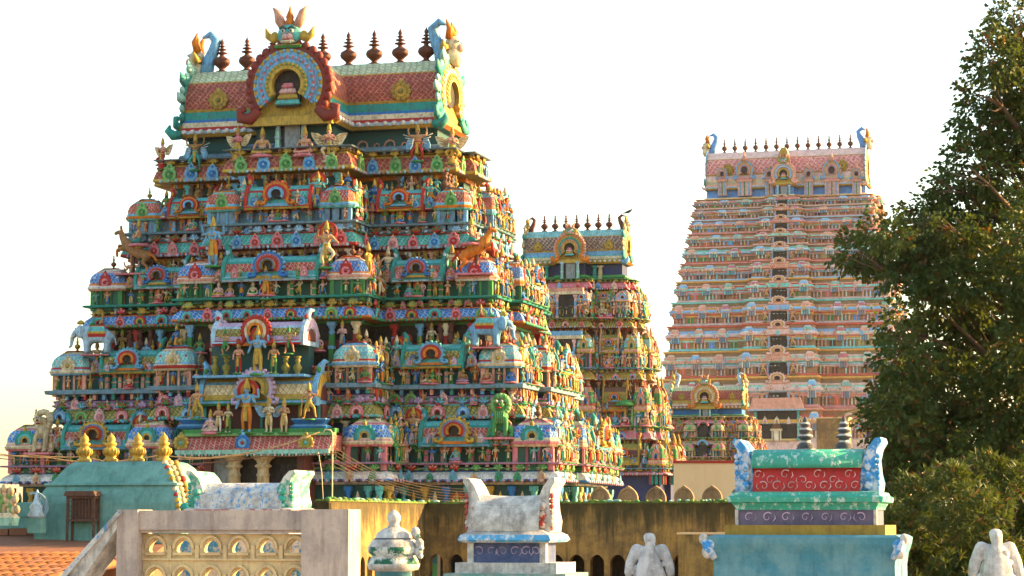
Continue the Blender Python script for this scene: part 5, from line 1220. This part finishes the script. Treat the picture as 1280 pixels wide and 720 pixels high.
# whitewashed shala with blue eave
D = 28; X = PX(643, 720, D); ws = empty('roof_shrine', X, 'whitewashed shrine with curled horns and a chipped blue eave, bottom centre', 'shrine'); dn = down(D)
b = MB(); b.box(-74, 80, -60, 60, dn, 4, 'base_green'); b.box(-62, 66, -50, 50, 4, 17, 'lime_white'); b.obj('stepped_base', ws)
b = MB(); b.box(-44, 44, -36, 36, 17, 42, 'deep_blue')
for sd in (-1, 1): b.box(sd * 46 - 4, sd * 46 + 4, -38, -28, 17, 42, 'lime_white')
fo = b.obj('scroll_frieze', ws); scroll_set(fo, [(x_, 31, -36.5) for x_ in (-35, -20, -5, 10, 24, 37)], 6, 'lilac', .8)
b = MB(); b.mould(rect(50, 42), [(0, 41, 'lime_white'), (6, 42, 'eave_blue'), (9, 45, 'eave_blue'), (6, 51, 'lime_white'), (-2, 55, 'chip_red'), (-6, 57, 'lime_white')]); b.obj('eave', ws)
b = MB(); prof = [(-42, 55), (-43, 62), (-41, 72), (-36, 82), (-28, 91), (-18, 97), (0, 99), (18, 97), (28, 91), (36, 82), (41, 72), (43, 62), (42, 55)]; n = len(prof)
for k in range(8):
    xa, xb = -42 + 84 * k / 8, -42 + 84 * (k + 1) / 8; sag = lambda x: 1 + .07 * (abs(x) / 42) ** 3
    b.add([(xa, p[0], 55 + (p[1] - 55) * sag(xa)) for p in prof] + [(xb, p[0], 55 + (p[1] - 55) * sag(xb)) for p in prof], [(i, n + i, n + i + 1, i + 1) for i in range(n - 1)], 'lime_white', True)
b.tube([(-40, -30, 88), (0, -30.5, 86.5), (40, -30, 88)], 1.6, 'lime_white', 5); b.obj('barrel_roof', ws)
for sd in (-1, 1): b = MB(); gable_slab(b, sd * 53, -sd, 20, 66, 27, 'lime_white', 'chip_red'); b.obj('horned_gable', ws, TR(0, 0, 54))

# half hidden shala behind the balustrade
D = 34; X = PX(313, 640, D); hs = empty('roof_shrine', X, 'worn white and blue vaulted shrine with green horns behind the balustrade', 'shrine'); dn = (7.35 - zpx(640, D)) * FPX / D
b = MB(); b.mould(rect(66, 40), [(0, dn, 'lime_white'), (0, -6, 'lime_white'), (5, -3, 'chip_red'), (5, 3, 'lime_white'), (0, 5, 'lime_white')]); b.obj('shrine_base', hs)
b = MB(); prof = [(-40, 3), (-40, 12), (-36, 22), (-28, 30), (-16, 35), (0, 36), (16, 35), (28, 30), (36, 22), (40, 12), (40, 3)]; n = len(prof)
b.add([(-58, p[0], p[1]) for p in prof] + [(56, p[0], p[1]) for p in prof], [(i, n + i, n + i + 1, i + 1) for i in range(n - 1)], 'chip_blue', True); b.obj('barrel_roof', hs)
for sd, m in ((-1, 'chip_green'), (1, 'chip_green')): b = MB(); gable_slab(b, sd * 66, -sd, 20, 50, 36, m, 'green_gloss'); b.obj('horned_gable', hs)

# small domed finial shrine
D = 26; X = PX(492, 720, D); ks = empty('dome_finial', X, 'small green and white tiered dome with a bulb top beside the balustrade', 'finial'); dn = down(D)
b = MB(); b.lathe([(23, dn, 'base_blue'), (23, 6, 'lime_white'), (31, 8, 'lime_white'), (33, 15, 'chip_dkgreen'), (29, 22, 'lime_white'), (27, 25, 'chip_dkgreen'), (32, 29, 'chip_dkgreen'), (32, 36, 'lime_white'), (28, 43, 'lime_white'), (26, 45, 'finial_black'), (23, 47, 'lime_white'), (21, 53, 'lime_white'), (14, 58, 'lime_white'), (9, 60, 'lime_white')], 'lime_white', 14); b.obj('tiered_dome', ks)
b = MB(); b.lathe([(9, 59), (7, 62), (6, 65), (8.5, 69), (8.5, 74), (6, 78), (2, 81), (.5, 82)], 'lime_white', 12); b.obj('bulb', ks)
for (x, z) in ((30, 54), (35, 40), (34, 30)): b = MB(); b.ball((x, -6, z), (6, 6, 7), 'lime_white', 8, 6); b.ball((x + 3, -8, z - 5), (4, 4, 4), 'chip_dkgreen', 6, 4); b.obj('side_knob', ks)

# white winged stucco figures
def winged(px, py, D, label, s, rot):
    J = dict(a=(0, 0, -40, 24), b=(0, 0, 0, 26), c=(0, 0, 22, 17), n=(0, -1, 36, 9), h=(0, -2, 46, 10), t=(0, -2, 54, 7))
    B = [('a', 'b', 's'), ('b', 'c', 's'), ('c', 'n', 's'), ('n', 'h', 's'), ('h', 't', 's')]
    for sd in (-1, 1):
        J['w%d' % sd] = (sd * 17, 1, 28, 8); J['x%d' % sd] = (sd * 21, 1, 38, 4); J['u%d' % sd] = (sd * 25, 1, 14, 8); J['v%d' % sd] = (sd * 29, 0, -6, 6)
        B += [('c', 'w%d' % sd, 's'), ('w%d' % sd, 'x%d' % sd, 's'), ('w%d' % sd, 'u%d' % sd, 's'), ('u%d' % sd, 'v%d' % sd, 's')]
    BODY.setdefault('winged', skin_body(J, B)); vs, fs, rg = BODY['winged']
    X = PX(px, py, D, rot) @ TR(s=(s, s * .6, s)); b = MB(); b.add(vs, fs, 'lime_statue', True)
    rw = random.Random(int(px))
    for k in range(26):
        a = rw.uniform(-PI, 0); zz = rw.uniform(-36, 24); b.ball((21 * math.cos(a) * (1 - zz / 160), 14 * math.sin(a), zz), (rw.uniform(3, 6), 3.5, rw.uniform(3, 7)), 'lime_statue', 6, 4)
    b.ball((0, -11, 45), (2.5, 4, 3), 'lime_statue', 6, 4)
    dn = (7.35 - zpx(py, D)) * FPX / D / s
    o = b.obj('winged_statue', None, X); tag(o, label, 'statue', 'white winged stucco figures')
    b = MB(); b.mould(rect(30, 26), [(0, dn, 'lime_white'), (0, -34, 'lime_white'), (3, -30, 'lime_white'), (0, -26, 'lime_white')]); b.obj('plinth', o)
weather('lime_statue', (.58, .56, .55), (.36, .35, .35), 8, .42, .62, (.14, .13, .13), .8, 6, .85, .6)
winged(812, 716, 25, 'white winged figure in front of the ochre arcade wall', .93, -.1); winged(1245, 718, 25, 'white winged figure in front of the dark shrubs at right edge', 1.06, .1)

# white balustrade
D = 20; X = PX(280, 640, D); bs = empty('balustrade', X, 'weathered white and cream balustrade with pierced arches, bottom left', 'balustrade'); dn = down(D) - 80
b = MB(); b.box(-112, 110, -14, 22, -22, 2, 'lime_rail'); b.box(-112, 110, -10, 18, -26, -22, 'lime_rail'); b.obj('top_rail', bs)
for x0, x1, y0, m in ((-136, -108, -18, 'lime_rail'), (110, 171, -22, 'lime_rail')):
    b = MB(); b.box(x0, x1, y0, y0 + 46, dn, 3, m); b.obj('post', bs)
b = MB()
for r_ in range(3):
    zc0 = -63 - r_ * 36
    for i in range(6): 
        cx = -90 + i * 37; cell(b, cx - 18.5, cx + 18.5, zc0, zc0 + 36, archhole(cx, zc0 + 13, 20, 13.5, .25), 0, 10, 'lime_cream', 'lime_cream')
        b.arch(11.5, 14.5, -3.5, 0, 'lime_cream', 0, PI, 12, cx, zc0 + 17.5, None, 1.15); b.box(cx - 13, cx + 13, -4.5, 0, zc0 + 9.5, zc0 + 12.5, 'lime_cream'); b.box(cx - 21, cx - 16, -2.5, 0, zc0 + 3, zc0 + 22, 'lime_cream')
    b.box(-110, 112, -3, 0, zc0 + 3, zc0 + 5.5, 'lime_cream')
b.box(-110, -108.5, 0, 10, -170, -26, 'lime_cream'); b.obj('pierced_panel', bs)
b = MB(); b.add([(-136, -18, -2), (-128, 18, -2), (-215, 18, -96), (-225, -18, -96), (-136, -18, -20), (-128, 18, -20), (-182, 18, -96), (-190, -18, -96)], [(0, 3, 2, 1), (0, 4, 7, 3), (1, 2, 6, 5), (4, 5, 6, 7)], 'lime_white'); b.add([(-135, -22, 0), (-128, -22, 0), (-217, -22, -96), (-226, -22, -96), (-135, -14, 0), (-128, -14, 0), (-217, -14, -96), (-226, -14, -96)], [(0, 3, 2, 1), (0, 1, 5, 4), (1, 2, 6, 5), (0, 4, 7, 3)], 'chip_blue'); b.obj('stair_flank', bs)
b = MB(); b.box(-105, 100, 70, 82, dn, -30, 'horn_blue'); o = b.obj('low_wall', None, X); tag(o, 'low blue and white wall seen through the pierced balustrade', 'wall')

# ------------------------------------------------------------------ wires, pole, bird
mw = paint('wire_gold', (.55, .34, .16), .5); 
def wire(name, pts, D, r, mat, label, group=None):
    P = [U(x, y, D) if len(p_) < 3 else U(x, y, p_[2]) for p_ in pts for x, y in (p_[:2],)]
    Q = []
    for i in range(len(P) - 1):
        for k in range(6):
            f = k / 6; Q.append(P[i].lerp(P[i + 1], f) - Vector((0, 0, .35 * (P[i + 1] - P[i]).length * .06 * math.sin(PI * f))))
    Q.append(P[-1]); b = MB(); b.tube(Q, r, mat, 5); o = b.obj(name); tag(o, label, 'wire', group); return o
wire('string_light_wire', [(-10, 566), (60, 572), (120, 578), (200, 569), (260, 572), (330, 562), (388, 545)], 52, .013, 'wire_gold', 'upper looping wire strung past the golden pots to the porch'); wire('string_light_wire', [(-10, 572), (80, 576), (150, 586), (230, 580), (330, 570), (420, 566)], 53, .012, 'brown', 'lower dark wire strung across behind the golden pots')
wire('string_light_wire', [(-10, 569), (40, 569), (105, 571), (185, 584), (225, 574), (300, 569), (400, 540)], 52.3, .012, 'wire_gold', 'middle twisted wire strung between the left edge and the pole')
for i in range(6):
    wire('cable', [(414, 556 + i * 5), (470, 590 + i * 3), (530, 606 + i * 3.5), (600, 612 + i * 3)], 66 + i * .15, .006, 'wire_gold', 'pale sagging cable in the bundle right of the pole', 'bundle of sagging cables')
pb = U(415, 640, 66); b = MB(); zt_ = zpx(538, 66); b.tube([(0, 0, 0), (0, 0, zt_ - .08), (-.05, 0, zt_), (-.2, 0, zt_ + .03), (-.28, 0, zt_ - .1)], .02, 'cream', 6); tag(b.obj('thin_pole', None, TR(pb.x, pb.y, 0)), 'thin pale hooked pole in front of the porch of the nearest tower', 'pole')
wire('hanging_cable', [(398, 565), (402, 590), (404, 625), (405, 660)], 66.8, .012, 'cream', 'thin cable hanging straight down beside the pole')
J = dict(a=(0, 0, 0, .1), c=(.12, 0, .06, .09), h=(.22, 0, .15, .06), k=(.31, 0, .15, .02), t=(-.2, 0, -.06, .05), t2=(-.36, 0, -.1, .03)); vs, fs, rg = skin_body(J, [('a', 'c', 's'), ('c', 'h', 's'), ('h', 'k', 's'), ('a', 't', 's'), ('t', 't2', 's')])
b = MB(); b.add(vs, fs, 'dark', True); b.tube([(.02, .03, -.05), (.03, .03, -.22)], .015, 'dark', 4); b.tube([(.02, -.03, -.05), (.03, -.03, -.22)], .015, 'dark', 4)
bm_ = T2.M @ Vector((rf2['hw'] + .2, 0, rf2['r'] + rf2['hs'] * .97 + .2)); tag(b.obj('bird', None, TR(bm_.x, bm_.y, bm_.z, 0, 1.3)), 'small dark bird perched on the right roof crest of the middle tower', 'bird')

# ------------------------------------------------------------------ trees
leafmat('neem_leaf', (.032, .066, .011), (.11, .14, .014), (.058, .078, .015)); leafmat('neem_leaf_dry', (.10, .050, .014), (.22, .09, .012), (.06, .05, .014))
leafmat('bamboo_leaf', (.022, .050, .008), (.10, .13, .012), (.055, .075, .012)); leafmat('palm_leaf', (.16, .15, .035), (.35, .28, .05), (.09, .10, .03)); weather('bark', (.15, .09, .055), (.09, .06, .04), 3)
rt = random.Random(42)
def leaf(mb_v, mb_f, p, d, n, L, W):
    s = d.cross(n)
    if s.length < 1e-4: s = d.orthogonal()
    s.normalize(); k = len(mb_v); m = p + d * (L * .45)
    mb_v += [p, m + s * W - n * (W * .25), p + d * L, m - s * W - n * (W * .25)]; mb_f += [(k, k + 1, k + 2), (k, k + 2, k + 3)]
def rv(): 
    while True:
        v = Vector((rt.uniform(-1, 1), rt.uniform(-1, 1), rt.uniform(-1, 1)))
        if .01 < v.length < 1: return v
def crown(clumps, D, dens, L, W, dry=.07, depth=1.0, droop=.5, sprays=9):
    V = ([], []); F = ([], [])
    for (px, py, rx, ry) in clumps:
        Y = D + rt.uniform(-2.2, 2.2) * depth; c = U(px, py, Y); k = Y / FPX; n = int(dens * rx * ry / 100)
        for i in range(n):
            v = rv(); v = v.normalized() * (v.length ** .55)
            p = c + Vector((v.x * rx * k, v.y * (rx + ry) * .55 * k, v.z * ry * k))
            q = 1 if rt.random() < dry else 0
            out = (v + rv() * .7 + Vector((0, 0, -droop * .4))).normalized()
            for j in range(sprays):
                f = j / sprays; d = (out + rv() * .9 + Vector((0, 0, -droop))).normalized(); leaf(V[q], F[q], p + out * (f * L * 3.2) + rv() * L * .5, d, rv().normalized(), L * rt.uniform(.7, 1.25), W * rt.uniform(.8, 1.2))
    return V, F
def crown_obj(name, VF, mats, parent):
    V, F = VF; b = MB(); b.add(V[0], F[0], mats[0]); b.add(V[1], F[1], mats[1]); return b.obj(name, parent)
NE = [(1262, 25, 30, 28), (1285, 60, 30, 40), (1236, 72, 32, 24), (1270, 95, 30, 36), (1224, 118, 26, 24), (1222, 160, 34, 24), (1265, 158, 35, 36), (1212, 208, 38, 28), (1260, 225, 40, 38), (1182, 238, 24, 20), (1195, 272, 40, 30), (1245, 288, 48, 38), (1155, 268, 26, 18), (1140, 290, 36, 24), (1096, 290, 24, 16), (1070, 314, 24, 16),
      (1100, 326, 36, 16), (1150, 324, 42, 20), (1205, 322, 36, 22), (1265, 345, 35, 26), (1118, 352, 22, 10), (1165, 362, 34, 16), (1180, 388, 44, 18), (1240, 392, 50, 26), (1118, 404, 24, 20), (1122, 445, 30, 26), (1165, 430, 45, 32), (1225, 440, 50, 40), (1275, 430, 30, 44), (1132, 490, 36, 34), (1185, 490, 50, 40), (1245, 500, 50, 40), (1112, 530, 24, 26), (1150, 548, 42, 30), (1210, 550, 50, 35), (1268, 552, 35, 38), (1300, 300, 40, 90), (1310, 150, 40, 60), (1310, 450, 40, 90), (1060, 322, 20, 10), (1130, 312, 40, 22), (1170, 300, 40, 24), (1200, 350, 44, 18), (1110, 520, 34, 40), (1170, 575, 60, 30), (1240, 580, 60, 30), (1120, 570, 30, 26), (1345, 560, 50, 60), (1350, 660, 50, 60), (1390, 480, 50, 90), (1400, 600, 50, 80), (1440, 560, 50, 90), (1110, 640, 26, 50), (1150, 690, 60, 50), (1240, 680, 60, 60), (1200, 640, 60, 50), (1280, 700, 40, 60)]  # low clumps right of the frame are added to shade shrub and tree
tb = Vector((1325 - 640, 0, 0)); tX = (1322 - 640) / FPX * 62
nm = empty('neem_tree', TR(tX, 62, 0), 'tall dark neem tree filling the right edge', 'tree'); ni = Matrix.Translation((-tX, -62, 0))
cv = crown_obj('crown', crown([(x_ + 9, y_, rx_, ry_) for x_, y_, rx_, ry_ in NE], 60, 17, .135, .047, .08), ['neem_leaf', 'neem_leaf_dry'], nm); cv.matrix_local = ni
b = MB(); b.tube([(tX, 62, 0), (tX - .1, 62, 4), (tX + .1, 62, 8), (tX - .1, 61.5, 13), (tX + .1, 61, 18), (tX - .2, 61, 22)], [.55, .42, .36, .28, .18, .06], 'bark', 10); b.obj('trunk', nm, ni)
b = MB()
for (px, py, rx, ry) in NE:
    e = U(px, py, 60 + rt.uniform(-1, 1)); z0 = max(3.5, min(20.5, e.z - 1.2 - rt.random() * 2.5)); s0 = Vector((tX, 61.6, z0)); m1 = s0.lerp(e, .4) + Vector((0, 0, -.1)) + rv() * .25; m2 = s0.lerp(e, .75) + Vector((0, 0, .1)) + rv() * .25
    b.tube([s0, m1, m2, e], [.11, .075, .045, .015], 'bark', 6)
    for k in range(4):
        e2 = e + Vector((rt.uniform(-1, 1) * rx, 0, rt.uniform(-1, 1) * ry)) * (60 / FPX); b.tube([m2, m2.lerp(e2, .5) + rv() * .12, e2], [.03, .02, .008], 'bark', 5)
b.obj('limbs', nm, ni)
SH_ = [(1232, 582, 30, 20), (1258, 605, 40, 28), (1190, 598, 34, 22), (1150, 612, 36, 24), (1210, 640, 55, 32), (1130, 650, 34, 30), (1265, 660, 40, 40), (1180, 690, 60, 32), (1125, 700, 34, 34), (1240, 715, 60, 34), (1115, 745, 50, 34), (1190, 755, 60, 30), (1275, 760, 40, 34), (1140, 680, 40, 40), (1230, 690, 50, 40), (1160, 730, 50, 30), (1280, 710, 40, 40), (1290, 640, 40, 40), (1110, 670, 20, 40), (1200, 720, 40, 30), (1250, 640, 40, 30)]
sX = (1200 - 640) / FPX * 47; sb = empty('bamboo_shrub', TR(sX, 47, 0), 'bushy narrow-leaved bamboo shrub below the neem tree', 'shrub'); si = Matrix.Translation((-sX, -47, 0))
V0, F0 = [[], []], [[], []]
for (px, py, rx, ry) in SH_:
    Y = 47.6 + rt.uniform(-1.4, 2.6); c = U(px, py, Y); k = Y / FPX
    for i in range(int(rx * ry / 100 * 10)):
        v = rv(); p = c + Vector((v.x * rx * k, v.y * rx * k, v.z * ry * k)); tip = (Vector((v.x, v.y, .5)) + rv() * .5).normalized()
        for j in range(11):
            d = (tip * .6 + rv() * .8 + Vector((0, 0, -.25))).normalized(); leaf(V0[0 if rt.random() > .08 else 1], F0[0] if len(V0[0]) % 4 == 0 and False else [], p, d, rv().normalized(), .2, .02)
def fixfaces(V): return [f for i in range(0, len(V), 4) for f in ((i, i + 1, i + 2), (i, i + 2, i + 3))]
b = MB(); b.add(V0[0], fixfaces(V0[0]), 'bamboo_leaf'); b.add(V0[1], fixfaces(V0[1]), 'neem_leaf_dry'); b.obj('foliage', sb, si)
b = MB()
for (px, py, rx, ry) in SH_:
    for k in range(2):
        e = U(px + rt.uniform(-1, 1) * rx * .6, py - ry * .6, 50 + rt.uniform(-.6, .4)); s0 = Vector((sX + rt.uniform(-.5, .5), 50 + rt.uniform(-.4, .4), 0)); b.tube([s0, s0.lerp(e, .6) + Vector((0, 0, .8)), e], [.035, .025, .008], 'bark', 5)
b.obj('stems', sb, si)
pX = (1105 - 640) / FPX * 85; pz = zpx(520, 85); pm = empty('palm_tree', TR(pX, 85, 0), 'yellowish palm tree half hidden behind the neem tree', 'tree')
b = MB(); b.tube([(0, 0, 0), (.15, 0, pz * .5), (0, 0, pz)], [.2, .15, .12], 'bark', 8); b.obj('trunk', pm)
for i in range(13):
    a = 2 * PI * i / 13 + rt.random() * .3; up = rt.uniform(.1, 1.0); V, F = [], []
    pts = [Vector((math.cos(a) * t * 1.9, math.sin(a) * t * 1.9, up * t * 1.7 - 1.1 * t * t)) for t in [j / 14 for j in range(15)]]
    for j in range(1, 15):
        ax = (pts[j] - pts[j - 1]).normalized(); sdv = ax.cross(Vector((0, 0, 1))).normalized()
        for sg in (-1, 1): leaf(V, F, pts[j], (ax * .7 + sdv * sg + Vector((0, 0, -.35))).normalized(), Vector((0, 0, 1)), .62 * (1 - j / 22), .035)
    b = MB(); b.add(V, fixfaces(V), 'palm_leaf'); b.tube(pts, [.025 - .0015 * j for j in range(15)], 'palm_leaf', 4); b.obj('frond', pm, TR(0, 0, pz))

# ------------------------------------------------------------------ warm evening haze
hm = bpy.data.materials.new('haze'); hm.use_nodes = True; hn = hm.node_tree; hn.nodes.clear()
ho = hn.nodes.new('ShaderNodeOutputMaterial'); hv = hn.nodes.new('ShaderNodeVolumePrincipled'); hv.inputs['Color'].default_value = (1, .95, .88, 1); hv.inputs['Density'].default_value = .00004; hv.inputs['Anisotropy'].default_value = .2
hn.links.new(hv.outputs[0], ho.inputs['Volume'])
b = MB(); b.box(-9100, 9100, -9100, 9100, -1, 85, hm); tag(b.obj('haze'), kind='stuff')
